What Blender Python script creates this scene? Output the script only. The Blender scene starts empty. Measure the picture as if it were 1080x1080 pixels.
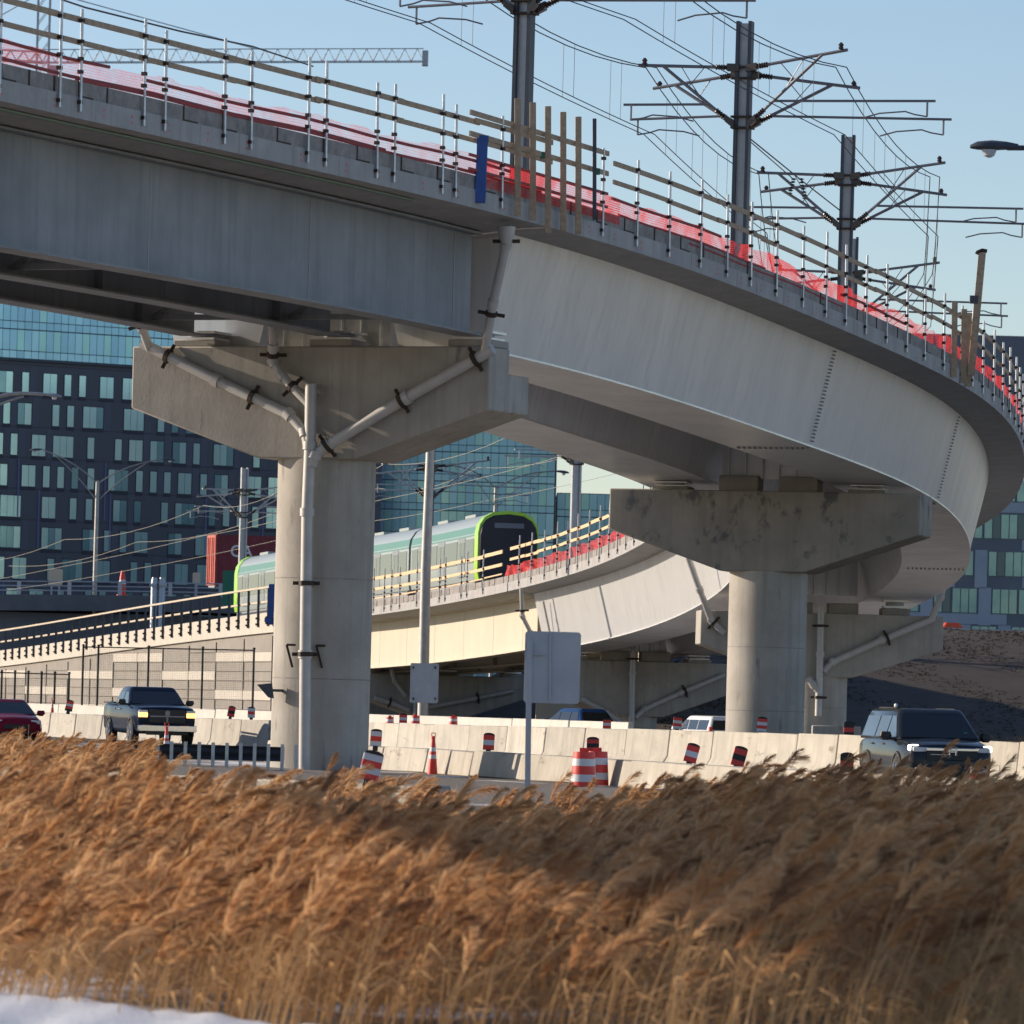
import bpy, bmesh, math, random
import numpy as np
from mathutils import Vector, Matrix
random.seed(7); rng=np.random.default_rng(7)
SC=bpy.context.scene; COL=SC.collection; R=math.radians
# ---------------------------------------------------------------- camera model
F=6200.; HOR=745.; EYE=1.6; RHO=R(1.55); CR,SR=math.cos(RHO),math.sin(RHO)
def uv(px,py):
    a=(px-540)*CR+(py-540)*SR; b=540-(px-540)*SR+(py-540)*CR
    return a/F,(HOR-b)/F
def P(px,py,Y):
    u,v=uv(px,py); return Vector((u*Y,Y,EYE+v*Y))
def PXY(px,py,z):          # the point of a horizontal plane seen at a pixel
    u,v=uv(px,py); Y=(z-EYE)/v; return Vector((u*Y,Y,z))
class Spline:
    def __init__(S,pts):
        xs=[p[0] for p in pts]; ys=[p[1] for p in pts]
        n=len(xs);S.x=np.array(xs,float);S.y=np.array(ys,float);h=np.diff(S.x)
        A=np.zeros((n,n));b=np.zeros(n);A[0,0]=A[-1,-1]=1
        for i in range(1,n-1):
            A[i,i-1]=h[i-1];A[i,i]=2*(h[i-1]+h[i]);A[i,i+1]=h[i]
            b[i]=3*((S.y[i+1]-S.y[i])/h[i]-(S.y[i]-S.y[i-1])/h[i-1])
        S.c=np.linalg.solve(A,b);S.h=h
    def __call__(S,t,d=0):
        i=int(np.clip(np.searchsorted(S.x,t)-1,0,len(S.h)-1));h=S.h[i];u=t-S.x[i]
        b=(S.y[i+1]-S.y[i])/h-h*(2*S.c[i]+S.c[i+1])/3;dd=(S.c[i+1]-S.c[i])/(3*h)
        if d: return float(b+2*S.c[i]*u+3*dd*u*u)
        return float(S.y[i]+b*u+S.c[i]*u*u+dd*u**3)
SX=Spline([(10,-10),(35,-22.2),(48,-26.3),(60,-27.6),(72,-27.3),(85,-23.7),(110,-14.3),(132,-4.18),(150,2.9),(165,7.25),(190,10.9),(205,11.75),(218,11.5),(240,9.3),(262,5.6),(290,-.6),(319,-7.4),(362,-18.2),(406,-29.5),(500,-54)])  # unseen near end bent to place the viaduct's shadow on the reeds
SZ=Spline([(10,12.7),(30,12.6),(80,12.42),(110,12.36),(126,12.25),(138,11.92),(150,11.32),(165,10.72),(184,9.98),(200,9.35),(217,8.62),(237,7.66),(262,6.76),(290,6.0),(319,5.6),(362,4.75),(406,3.75),(500,2.6)])
def head(Y): return math.atan(SX(Y,1))
def D(Y,o,dz=0.):          # station Y of the track, o metres to its right, dz above the fascia's lower edge
    m=SX(Y,1); L=math.hypot(1,m)
    return Vector((SX(Y)+o/L, Y-o*m/L, SZ(Y)+dz))
def station(px,py,o,lo,hi,step=.5):
    u=uv(px,py)[0]; prev=None; Y=lo
    while Y<=hi:
        p=D(Y,o); e=p.x/p.y-u
        if prev is not None and prev*e<=0:
            return Y-step*abs(e)/(abs(e)+abs(prev)+1e-9)
        prev=e; Y+=step
    return None
# ---------------------------------------------------------------- mesh builder
class MB:
    def __init__(S): S.v=[];S.f=[];S.m=[];S.cur=0
    def add(S,vs,fs):
        n=len(S.v); S.v+= [tuple(v) for v in vs]; S.f+=[tuple(n+i for i in f) for f in fs]; S.m+=[S.cur]*len(fs); return S
    def boxf(S,c,a,b,d):   # centre and three half vectors
        c,a,b,d=map(Vector,(c,a,b,d))
        vs=[c+sa*a+sb*b+sd*d for sa in(-1,1) for sb in(-1,1) for sd in(-1,1)]
        return S.add(vs,[(0,1,3,2),(4,6,7,5),(0,4,5,1),(2,3,7,6),(0,2,6,4),(1,5,7,3)])
    def box(S,c,s,rz=0):
        c_,s_=math.cos(rz),math.sin(rz)
        return S.boxf(c,(s[0]/2*c_,s[0]/2*s_,0),(-s[1]/2*s_,s[1]/2*c_,0),(0,0,s[2]/2))
    def bar(S,p,q,w,h,up=(0,0,1)):
        p,q,up=Vector(p),Vector(q),Vector(up); d=q-p
        if d.length<1e-6: return S
        a=d.cross(up)
        if a.length<1e-4*d.length: a=d.cross(Vector((1,0,0)))
        a.normalize(); b=a.cross(d).normalized()
        return S.boxf((p+q)/2,d/2,a*w/2,b*h/2)
    def tube(S,pts,r,n=8,cap=True):
        pts=[Vector(p) for p in pts]; N=len(pts); rs=r if isinstance(r,(list,tuple)) else [r]*N
        vs=[];fs=[];a=None
        for i,p in enumerate(pts):
            t=(pts[min(i+1,N-1)]-pts[max(i-1,0)])
            if t.length<1e-9: t=Vector((0,0,1))
            t.normalize()
            if a is None:
                a=t.cross(Vector((0,0,1)))
                if a.length<.05: a=t.cross(Vector((1,0,0)))
            a=(a-t*a.dot(t)).normalized(); b=t.cross(a)
            for k in range(n):
                w=2*math.pi*k/n; vs.append(p+(a*math.cos(w)+b*math.sin(w))*rs[i])
        for i in range(N-1):
            for k in range(n):
                k2=(k+1)%n; fs.append((i*n+k,i*n+k2,(i+1)*n+k2,(i+1)*n+k))
        if cap: fs+= [tuple(range(n))[::-1],tuple((N-1)*n+k for k in range(n))]
        return S.add(vs,fs)
    def lathe(S,c,prof,n=16):  # prof: (radius,z)
        c=Vector(c)
        return S.tube([c+Vector((0,0,z)) for r,z in prof],[r for r,z in prof],n)
    def sweep(S,prof,Ys,cap=True):   # closed profile (o,dz) along the track
        n=len(prof); vs=[];fs=[]
        for Y in Ys: vs+=[D(Y,o,z) for o,z in prof]
        for i in range(len(Ys)-1):
            for k in range(n):
                k2=(k+1)%n; fs.append((i*n+k,i*n+k2,(i+1)*n+k2,(i+1)*n+k))
        if cap: fs+=[tuple(range(n))[::-1],tuple((len(Ys)-1)*n+k for k in range(n))]
        return S.add(vs,fs)
    def prism(S,poly,o,ax,ay,ext):   # polygon in plane (ax,ay) at o, pushed along ext
        o,ax,ay,ext=map(Vector,(o,ax,ay,ext)); n=len(poly)
        vs=[o+ax*a+ay*b for a,b in poly]; vs+=[v+ext for v in vs]
        return S.add(vs,[tuple(range(n))[::-1],tuple(range(n,2*n))]+[(k,(k+1)%n,n+(k+1)%n,n+k) for k in range(n)])
    def loft(S,secs,cap=True):
        n=len(secs[0]); vs=[p for s in secs for p in s]; fs=[]
        for i in range(len(secs)-1):
            for k in range(n):
                k2=(k+1)%n; fs.append((i*n+k,i*n+k2,(i+1)*n+k2,(i+1)*n+k))
        if cap: fs+=[tuple(range(n))[::-1],tuple((len(secs)-1)*n+k for k in range(n))]
        return S.add(vs,fs)
    def build(S,name,mat,parent=None,org=None,bevel=0,smooth=True,seg=1,norm=True):
        me=bpy.data.meshes.new(name)
        if org is None: org=root_loc(parent)
        org=Vector(org)
        me.from_pydata([tuple(Vector(v)-org) for v in S.v],[],S.f)
        for m in (mat if isinstance(mat,(list,tuple)) else [mat]): me.materials.append(m)
        if len(me.materials)>1: me.polygons.foreach_set('material_index',S.m)
        if norm:
            bm=bmesh.new(); bm.from_mesh(me); bmesh.ops.recalc_face_normals(bm,faces=bm.faces); bm.to_mesh(me); bm.free()
        if smooth:
            me.polygons.foreach_set('use_smooth',[True]*len(me.polygons)); me.set_sharp_from_angle(angle=R(35))
        o=bpy.data.objects.new(name,me); COL.objects.link(o)
        if parent: o.parent=parent
        else: o.location=org
        if bevel:
            b=o.modifiers.new('bevel','BEVEL'); b.width=bevel; b.segments=seg; b.limit_method='ANGLE'; b.angle_limit=R(40)
        return o
def root_loc(o):
    v=Vector((0,0,0))
    while o is not None: v+=Vector(o.location); o=o.parent
    return v
def tag(o,label=None,cat=None,group=None,kind=None):
    if label: o['label']=label
    if cat: o['category']=cat
    if group: o['group']=group
    if kind: o['kind']=kind
    return o
def thing(name,label,cat,loc=(0,0,0),group=None,rz=0):
    o=bpy.data.objects.new(name,None); COL.objects.link(o); o.location=loc; o.rotation_euler=(0,0,rz); o.empty_display_size=.3
    return tag(o,label,cat,group)
def copy_tree(o,parent=None):
    c=o.copy(); COL.objects.link(c)
    if parent: c.parent=parent
    for ch in list(o.children): copy_tree(ch,c)
    return c
def frange(a,b,st):
    n=max(1,int(round(abs(b-a)/st))); return [a+(b-a)*i/n for i in range(n+1)]
ORD='first second third fourth fifth sixth seventh eighth ninth tenth eleventh twelfth thirteenth fourteenth fifteenth sixteenth seventeenth eighteenth nineteenth twentieth'.split()
# ---------------------------------------------------------------- materials
def mat(name,c1,c2=None,scale=2.,rough=.7,metal=0.,streak=0.,bump=0.,bscale=30.,stretch=(1,1,1),alpha=None,spec=.5,trans=0.,detail=6.,emit=None,blotch=None,coat=0,vary=0):
    m=bpy.data.materials.new(name); m.use_nodes=True; nt=m.node_tree; N=nt.nodes; L=nt.links
    b=N['Principled BSDF']; b.inputs['Roughness'].default_value=rough; b.inputs['Metallic'].default_value=metal
    b.inputs['Specular IOR Level'].default_value=spec; b.inputs['Base Color'].default_value=(*c1,1)
    if coat: b.inputs['Coat Weight'].default_value=coat; b.inputs['Coat Roughness'].default_value=.05
    if emit: b.inputs['Emission Color'].default_value=(*emit[0],1); b.inputs['Emission Strength'].default_value=emit[1]
    tc=N.new('ShaderNodeTexCoord')
    of=N.new('ShaderNodeObjectInfo'); ml=N.new('ShaderNodeMath'); ml.operation='MULTIPLY'; ml.inputs[1].default_value=53.; L.new(of.outputs['Random'],ml.inputs[0])
    ad=N.new('ShaderNodeVectorMath'); L.new(tc.outputs['Object'],ad.inputs[0]); L.new(ml.outputs[0],ad.inputs[1])
    def noise(sc,st,det=detail):
        mp=N.new('ShaderNodeMapping'); mp.inputs['Scale'].default_value=st; L.new(ad.outputs[0],mp.inputs['Vector'])
        n=N.new('ShaderNodeTexNoise'); n.inputs['Scale'].default_value=sc; n.inputs['Detail'].default_value=det; n.inputs['Roughness'].default_value=.62
        L.new(mp.outputs[0],n.inputs['Vector']); return n
    def mix(fac,a,bc,typ='MIX'):
        x=N.new('ShaderNodeMix'); x.data_type='RGBA'; x.blend_type=typ
        for i,val in ((0,fac),(6,a),(7,bc)):
            if isinstance(val,(int,float)): x.inputs[i].default_value=val
            elif isinstance(val,tuple): x.inputs[i].default_value=(*val,1)
            else: L.new(val,x.inputs[i])
        return x.outputs[2]
    def ramp(src,a,bb):
        r=N.new('ShaderNodeMapRange'); r.inputs[1].default_value=a; r.inputs[2].default_value=bb; L.new(src,r.inputs[0]); return r.outputs[0]
    if c2:
        n=noise(scale,stretch); col=mix(ramp(n.outputs[0],.32,.68),c1,c2)
        if streak:
            s=noise(3.,(1.3,1.3,.07)); dk=tuple(x*(1-streak) for x in c1); col=mix(ramp(s.outputs[0],.48,.72),col,dk)
        if blotch:
            s=noise(blotch[0],blotch[3] if len(blotch)>3 else (1,1,1)); col=mix(ramp(s.outputs[0],blotch[2],blotch[2]+.1),col,blotch[1])
        L.new(col,b.inputs['Base Color'])
        r=N.new('ShaderNodeMapRange'); r.inputs[3].default_value=max(.05,rough-.12); r.inputs[4].default_value=min(1,rough+.12); L.new(n.outputs[0],r.inputs[0]); L.new(r.outputs[0],b.inputs['Roughness'])
    if bump:
        n=noise(bscale,(1,1,1),8); bp=N.new('ShaderNodeBump'); bp.inputs['Strength'].default_value=bump; bp.inputs['Distance'].default_value=.02
        L.new(n.outputs[0],bp.inputs['Height']); L.new(bp.outputs[0],b.inputs['Normal'])
    if vary:
        oi=N.new('ShaderNodeObjectInfo'); mr=N.new('ShaderNodeMapRange'); mr.inputs[3].default_value=1-vary; mr.inputs[4].default_value=1+vary*.4; L.new(oi.outputs['Random'],mr.inputs[0])
        hv=N.new('ShaderNodeHueSaturation'); L.new(mr.outputs[0],hv.inputs['Value']); L.new(b.inputs['Base Color'].links[0].from_socket,hv.inputs['Color']); L.new(hv.outputs[0],b.inputs['Base Color'])
    return m
def grid_alpha(m,pitch,wire,dens=0.,trl=0.):   # open mesh: a square wire grid with see-through cells
    nt=m.node_tree; N=nt.nodes; L=nt.links; b=N['Principled BSDF']; out=N['Material Output']
    tc=N.new('ShaderNodeTexCoord'); sp=N.new('ShaderNodeSeparateXYZ'); L.new(tc.outputs['UV'],sp.inputs[0])
    outs=[]
    for ax in (0,1):
        a=N.new('ShaderNodeMath'); a.operation='FRACT'; d=N.new('ShaderNodeMath'); d.operation='DIVIDE'; d.inputs[1].default_value=pitch
        L.new(sp.outputs[ax],d.inputs[0]); L.new(d.outputs[0],a.inputs[0])
        l=N.new('ShaderNodeMath'); l.operation='LESS_THAN'; l.inputs[1].default_value=wire/pitch; L.new(a.outputs[0],l.inputs[0]); outs.append(l.outputs[0])
    mx=N.new('ShaderNodeMath'); mx.operation='MAXIMUM'; L.new(outs[0],mx.inputs[0]); L.new(outs[1],mx.inputs[1])
    fac=mx.outputs[0]
    if dens:
        n=N.new('ShaderNodeTexNoise'); n.inputs['Scale'].default_value=1.6; n.inputs['Detail'].default_value=5; L.new(tc.outputs['UV'],n.inputs['Vector'])
        r=N.new('ShaderNodeMapRange'); r.inputs[1].default_value=.4; r.inputs[2].default_value=.6; r.inputs[3].default_value=0; r.inputs[4].default_value=dens; L.new(n.outputs[0],r.inputs[0])
        m2=N.new('ShaderNodeMath'); m2.operation='MAXIMUM'; L.new(fac,m2.inputs[0]); L.new(r.outputs[0],m2.inputs[1]); fac=m2.outputs[0]
    tp=N.new('ShaderNodeBsdfTransparent'); tl=N.new('ShaderNodeBsdfTranslucent'); tl.inputs[0].default_value=b.inputs['Base Color'].default_value
    a=N.new('ShaderNodeMixShader'); a.inputs[0].default_value=trl; L.new(b.outputs[0],a.inputs[1]); L.new(tl.outputs[0],a.inputs[2])
    z=N.new('ShaderNodeMixShader'); L.new(fac,z.inputs[0]); L.new(tp.outputs[0],z.inputs[1]); L.new(a.outputs[0],z.inputs[2]); L.new(z.outputs[0],out.inputs[0])
    return m
def uvsheet(name,rows,m,parent,org=None):   # rows: list of columns [(point,u,v),...] -> sheet with UVs in metres
    me=bpy.data.meshes.new(name); org=Vector(org) if org is not None else root_loc(parent)
    n=len(rows[0]); vs=[tuple(Vector(p[0])-org) for r in rows for p in r]; uvs=[(p[1],p[2]) for r in rows for p in r]
    fs=[(i*n+k,i*n+k+1,(i+1)*n+k+1,(i+1)*n+k) for i in range(len(rows)-1) for k in range(n-1)]
    me.from_pydata(vs,[],fs); me.materials.append(m); l=me.uv_layers.new(name='UVMap')
    for lp in me.loops: l.data[lp.index].uv=uvs[lp.vertex_index]
    o=bpy.data.objects.new(name,me); COL.objects.link(o); o.parent=parent
    return o
M={}
M['pier']=mat('pier_concrete',(.42,.39,.345),(.32,.295,.26),.9,.8,streak=.3,bump=.25,bscale=12,blotch=(2.4,(.2,.18,.16),.63,(1.6,1.6,.3)))
M['deck']=mat('deck_concrete',(.4,.39,.38),(.31,.31,.31),1.5,.8,streak=.25,bump=.2,bscale=14)
M['curb']=mat('rough_concrete',(.34,.31,.29),(.2,.19,.18),3.5,.9,bump=.8,bscale=9)
M['soffit']=mat('soffit',(.36,.33,.3),(.27,.25,.23),1.2,.85)
M['steel']=mat('grey_painted_steel',(.77,.775,.775),(.63,.64,.65),.7,.34,.42,streak=.22,spec=.6,stretch=(1,1,.12))
M['steel2']=mat('plate_girder_paint',(.27,.285,.31),(.2,.215,.235),.6,.6,.1,streak=.3,blotch=(.8,(.27,.2,.1),.66,(1.8,1.8,.1)))  # girder paint with blue grey shade put into its colour, plus rust streaks
M['steelfar']=mat('sunlit_girder_paint',(.55,.5,.39),(.5,.45,.35),.6,.65,.0,streak=.1)  # same paint as the near girders, with warm sunlight put into its colour
M['bolt']=mat('bolt_steel',(.26,.26,.27),None,rough=.5,metal=.8)
M['galv']=mat('galvanised_tube',(.58,.6,.62),(.42,.44,.46),4,.4,.8)
M['pipe']=mat('drain_pipe_grey',(.5,.48,.46),(.42,.41,.4),3,.45,.1)
M['clamp']=mat('clamp_dark',(.04,.035,.03),(.08,.05,.04),9,.7,.5)
M['wood']=mat('weathered_wood',(.5,.38,.26),(.32,.24,.17),3,.85,stretch=(3,3,3),streak=.3)
M['woodl']=mat('pale_new_wood',(.72,.52,.31),(.58,.42,.25),4,.8)
M['redwood']=mat('red_painted_rail',(.4,.07,.07),(.25,.07,.07),3,.8)
M['net']=grid_alpha(mat('red_netting',(.9,.06,.06),(.85,.05,.05),3,.6),.05,.0105,dens=.6,trl=.3)
M['netl']=grid_alpha(mat('pink_netting',(.88,.14,.15),(.85,.1,.11),3,.6),.05,.0055,dens=.22,trl=.25)
M['chain']=grid_alpha(mat('chain_link',(.07,.07,.07),None,rough=.5),.09,.006)
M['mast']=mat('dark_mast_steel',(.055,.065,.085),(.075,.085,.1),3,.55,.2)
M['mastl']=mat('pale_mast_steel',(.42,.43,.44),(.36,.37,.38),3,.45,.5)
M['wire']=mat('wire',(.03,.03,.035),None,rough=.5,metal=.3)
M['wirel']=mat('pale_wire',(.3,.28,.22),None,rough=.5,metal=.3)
M['arm']=mat('cantilever_tube',(.17,.17,.19),(.2,.2,.21),4,.4,.5)
M['ins']=mat('insulator_brown',(.05,.035,.03),None,rough=.3)
M['blue']=mat('blue_painted_steel',(.02,.09,.36),(.015,.07,.28),5,.45)
M['black']=mat('black_plastic',(.015,.015,.016),None,rough=.5)
M['asph']=mat('asphalt',(.06,.058,.055),(.045,.045,.045),1.5,.9,bump=.3,bscale=60)
M['gravel']=mat('gravel',(.3,.26,.22),(.1,.09,.08),14,.95,bump=1.,bscale=18)
M['dirt']=mat('dirt_with_added_snow',(.16,.125,.09),(.11,.085,.06),.6,.95,bump=.6,bscale=8,blotch=(.22,(.72,.74,.78),.5))  # snow patches added to bounce pale light up under the decks
M['hill']=mat('dormant_slope',(.045,.027,.016),(.022,.014,.009),.35,.95,bump=1.,bscale=5,blotch=(.9,(.065,.043,.028),.58))
M['snow']=mat('snow',(.8,.82,.86),(.72,.75,.8),5,.75,bump=1.,bscale=22,blotch=(7,(.42,.38,.34),.66))
M['barrier']=mat('barrier_concrete',(.52,.475,.4),(.42,.39,.335),1.6,.85,streak=.3,bump=.25,bscale=14,blotch=(2.2,(.25,.22,.19),.6,(.5,1,1.6)),vary=.2)
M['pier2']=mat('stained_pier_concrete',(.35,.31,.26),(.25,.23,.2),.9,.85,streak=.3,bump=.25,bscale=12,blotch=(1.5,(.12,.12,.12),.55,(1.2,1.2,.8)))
M['barrw']=mat('pale_barrier_concrete',(.64,.6,.53),(.56,.53,.47),1.2,.85,streak=.12)
M['orange']=mat('orange_plastic',(.85,.11,.03),(.75,.09,.03),6,.5)
M['redo']=mat('red_reflective',(.72,.05,.04),None,rough=.45)
M['silver']=mat('reflective_white',(.6,.62,.66),None,rough=.4)
M['white']=mat('white_paint',(.78,.78,.77),None,rough=.5)
M['alu']=mat('sign_aluminium',(.42,.45,.5),(.36,.39,.44),2,.45,.35)
M['pole']=mat('lamp_pole_steel',(.4,.39,.37),(.3,.3,.29),3,.5,.5)
M['chrome']=mat('chrome',(.7,.7,.72),None,rough=.12,metal=1.)
M['tyre']=mat('tyre_rubber',(.02,.02,.02),None,rough=.8)
M['glassd']=mat('tinted_car_glass',(.012,.015,.018),None,rough=.04,spec=.8)
M['lampon']=mat('lit_headlamp',(.9,.9,.85),None,rough=.2,emit=((1,.95,.85),2.2))
M['lampw']=mat('lit_amber_lamp',(.9,.7,.4),None,rough=.2,emit=((1,.55,.15),1.6))
M['lamplens']=mat('clear_lens',(.55,.57,.6),None,rough=.1,spec=.8)
M['navy']=mat('navy_cladding',(.05,.057,.085),(.057,.065,.095),.5,.45)
M['navyl']=mat('lighter_navy_cladding',(.062,.072,.11),None,rough=.45)
M['navyd']=mat('dark_navy_cladding',(.013,.016,.035),None,rough=.5)
M['pane']=mat('teal_window_glass',(.44,.64,.62),(.34,.53,.53),.2,.12,.5)
M['lilac']=mat('lilac_strip',(.12,.13,.3),None,rough=.5)
for i,c in enumerate([(.19,.36,.48),(.23,.41,.52),(.22,.42,.45),(.17,.33,.45),(.3,.5,.5)]): M['cw%d'%i]=mat('curtain_glass',c,tuple(x*.88 for x in c),.15,.1,.55)
M['mull']=mat('dark_mullion',(.03,.05,.08),None,rough=.5)
M['bpan']=mat('pale_blue_panel',(.36,.4,.46),(.3,.35,.42),.3,.5)
M['bdark']=mat('slate_panel',(.14,.16,.19),(.11,.13,.17),.3,.5)
M['bglass']=mat('green_tint_glass',(.22,.36,.36),(.15,.27,.3),.25,.12,.5)
M['bglassd']=mat('dark_tint_glass',(.06,.1,.13),None,rough=.12,metal=.4)
M['maroon']=mat('maroon_container',(.2,.018,.03),(.15,.015,.025),1.5,.6)
M['contred']=mat('sunlit_red',(.5,.09,.06),(.4,.06,.04),3,.6)  # container end: sunlight painted in as a brighter, warmer red
M['sgreen']=mat('green_sign',(.01,.16,.1),None,rough=.5)
M['lime']=mat('lime_train',(.35,.62,.04),None,rough=.3)
M['tgreen']=mat('teal_train_band',(.06,.2,.15),None,rough=.35)
M['twhite']=mat('white_train_skin',(.3,.345,.345),None,rough=.35)
M['tgrey']=mat('grey_train_door',(.2,.225,.24),None,rough=.35)
M['tglass']=mat('train_window_glass',(.07,.11,.13),None,rough=.1,metal=.3)
M['tfront']=mat('black_train_glass',(.008,.012,.03),None,rough=.25,spec=.25)
M['pane2']=mat('dim_window_glass',(.2,.36,.38),(.16,.3,.33),.3,.12,.5)
M['rail']=mat('greyed_pale_rail',(.58,.49,.37),(.48,.41,.32),3,.8)
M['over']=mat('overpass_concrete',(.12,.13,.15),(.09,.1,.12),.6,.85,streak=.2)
M['mse']=mat('grey_panel_concrete',(.29,.26,.23),(.24,.22,.19),.8,.9,bump=.3,bscale=6,streak=.12)
M['mseL']=mat('pale_panel_concrete',(.54,.49,.42),(.47,.43,.37),1,.9)
M['crane']=mat('crane_steel',(.44,.47,.5),None,rough=.5)
M['beige']=mat('beige_box',(.5,.43,.33),None,rough=.7)
def paint(n,c): return mat(n,c,None,rough=.15,spec=.08)
M['suvp']=mat('slate_blue_car_paint',(.02,.026,.034),None,rough=.14,spec=.22); M['pickp']=paint('navy_car_paint',(.012,.018,.035)); M['marp']=paint('maroon_car_paint',(.19,.012,.03))
M['bluep']=paint('blue_car_paint',(.02,.06,.16)); M['whitep']=paint('white_car_paint',(.75,.76,.77))
# ---------------------------------------------------------------- world, sun, camera
SUN_EL=R(17.); SUN_AZ=R(-71.)     # azimuth clockwise from +Y
w=bpy.data.worlds.new('World'); SC.world=w; w.use_nodes=True
sk=w.node_tree.nodes.new('ShaderNodeTexSky'); sk.sky_type='NISHITA'; sk.sun_disc=False; sk.sun_elevation=SUN_EL; sk.sun_rotation=SUN_AZ%(2*math.pi)
sk.air_density=.9; sk.dust_density=.25; sk.ozone_density=2.5
bg=w.node_tree.nodes['Background']; bg.inputs[1].default_value=.12; wb=w.node_tree.nodes.new('ShaderNodeMix'); wb.data_type='RGBA'; wb.blend_type='MULTIPLY'; wb.inputs[0].default_value=1.; wb.inputs[7].default_value=(1.07,1.,1.02,1)   # camera white balance
w.node_tree.links.new(sk.outputs[0],wb.inputs[6]); w.node_tree.links.new(wb.outputs[2],bg.inputs[0])
sl=bpy.data.lights.new('sun','SUN'); sl.energy=5.; sl.angle=R(.5); sl.color=(1,.85,.68)
so=bpy.data.objects.new('sun',sl); COL.objects.link(so)
sd=Vector((math.sin(SUN_AZ)*math.cos(SUN_EL),math.cos(SUN_AZ)*math.cos(SUN_EL),math.sin(SUN_EL)))
so.rotation_euler=sd.to_track_quat('Z','Y').to_euler(); so.location=sd*60
cd=bpy.data.cameras.new('camera'); cam=bpy.data.objects.new('camera',cd); COL.objects.link(cam); SC.camera=cam
cd.sensor_width=36; cd.lens=F/1080*36; cd.clip_start=1; cd.clip_end=6000
cam.location=(0,0,EYE)
# horizon sits below the frame centre along the rolled vertical: lens shift plus roll
cam.rotation_euler=(Matrix.Rotation(R(90),4,'X')@Matrix.Rotation(RHO,4,'Z')).to_euler()
cd.shift_x=(205*SR)/1080; cd.shift_y=(205*CR)/1080
cd.dof.use_dof=True; cd.dof.focus_distance=150; cd.dof.aperture_fstop=5.8
vs=SC.view_settings; vs.view_transform='Standard'; vs.look='None'; vs.exposure=.3; vs.gamma=1
# ================================================================ setting
def gz(x,Y):
    if Y>95: z=0.
    elif Y>75: z=-.45*(95-Y)/20
    else: z=-.45
    if Y>250:   # slope rising behind the loop on the right
        px_=x/Y*F+540; u=max(0,min(1,(px_-575)/190)); u=u*u*(3-2*u); u2=max(0,min(1,(px_-425)/95)); u2=u2*u2*(3-2*u2)
        v=max(0,min(1,(Y-252)/72)); v=v*v*(3-2*v)
        v2=max(0,min(1,(Y-308)/26)); v2=v2*v2*(3-2*v2)
        z+=6.5*u*v+3.9*u2*(1-u)*v2
    return z
def ground():
    Ys=list(np.concatenate([np.arange(-60,20,20),np.arange(20,100,4),np.arange(100,250,10),np.arange(250,340,4),np.arange(340,700,40),[800,1100,1600,2600,4200]]))
    me=bpy.data.meshes.new('ground'); vs=[];fs=[];nx=61
    for Y in Ys:
        wd=max(60,abs(Y)*.35+30)
        for i in range(nx):
            x=-wd+2*wd*i/(nx-1); vs.append((x,float(Y),gz(x,Y) if Y<700 else gz(x,700)*0))
    for j in range(len(Ys)-1):
        for i in range(nx-1): fs.append((j*nx+i,j*nx+i+1,(j+1)*nx+i+1,(j+1)*nx+i))
    me.from_pydata(vs,[],fs); me.materials.append(M['dirt']); me.materials.append(M['hill']); me.materials.append(M['asph'])
    for p in me.polygons:
        c=p.center; p.material_index=1 if c.y>250 and c.z>.02 else (0 if c.y<250 else 2); p.use_smooth=True
    o=bpy.data.objects.new('ground',me); COL.objects.link(o); tag(o,kind='structure')
ground()
def ribbon(name,left,right,z,m):
    b=MB(); vs=[]
    for (a,c) in zip(left,right): vs+=[(a[0],a[1],z),(c[0],c[1],z)]
    b.add(vs,[(2*i,2*i+1,2*i+3,2*i+2) for i in range(len(left)-1)])
    o=b.build(name,m,None,org=(0,0,0)); tag(o,kind='structure'); return o
ribbon('near_road',[(-30,232),(-15.5,205),(-.5,163),(11,125),(22,90)],[(-25,236),(-12.4,208.4),(6.4,157.4),(14.6,128),(34,70)],.012,M['asph'])
ribbon('far_road',[(-25,238),(-12,209.5),(6.8,158.5),(15,129)],[(-16,262),(0,236),(19,190),(34,150)],.012,M['asph'])
# loose gravel round the first pier, gently heaped
def gravel():
    b=MB(); n=34;k=22; vs=[]
    for j in range(k):
        for i in range(n):
            t=i/(n-1); u=j/(k-1); a=Vector((-9+15*t,141-30*t)); c=Vector((-9+16.5*t,100-9*t)); q=a.lerp(c,u)
            h=.02+.16*math.sin(math.pi*u)*(.5+.5*math.sin(7*t+2*u))+rng.uniform(0,.05); vs.append((q.x,q.y,h if 0<j<k-1 and 0<i<n-1 else -.05))
    b.add(vs,[(j*n+i,j*n+i+1,(j+1)*n+i+1,(j+1)*n+i) for j in range(k-1) for i in range(n-1)])
    o=b.build('gravel',M['gravel'],None,org=(0,0,0)); tag(o,kind='structure')
gravel()
def snow():
    b=MB(); n=60;k=14; vs=[]
    for i in range(n):
        px=-60+480*i/(n-1)
        e=PXY(px,1034+px*.117+2.5*math.sin(px*.05)+1.5*math.sin(px*.13),-.40)
        for j in range(k):
            t=j/(k-1); Y=e.y*(1-t)+24*t; x=e.x*Y/e.y-(1.2*t*t); h=-.47+.09*min(1,t*7)**.5+.02*math.sin(i*.5+j)*min(1,t*3)
            vs.append((x,Y,h))
    b.add(vs,[(i*k+j,i*k+j+1,(i+1)*k+j+1,(i+1)*k+j) for i in range(n-1) for j in range(k-1)])
    o=b.build('snow',M['snow'],None,org=(0,0,0)); tag(o,kind='structure')
snow()
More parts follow.
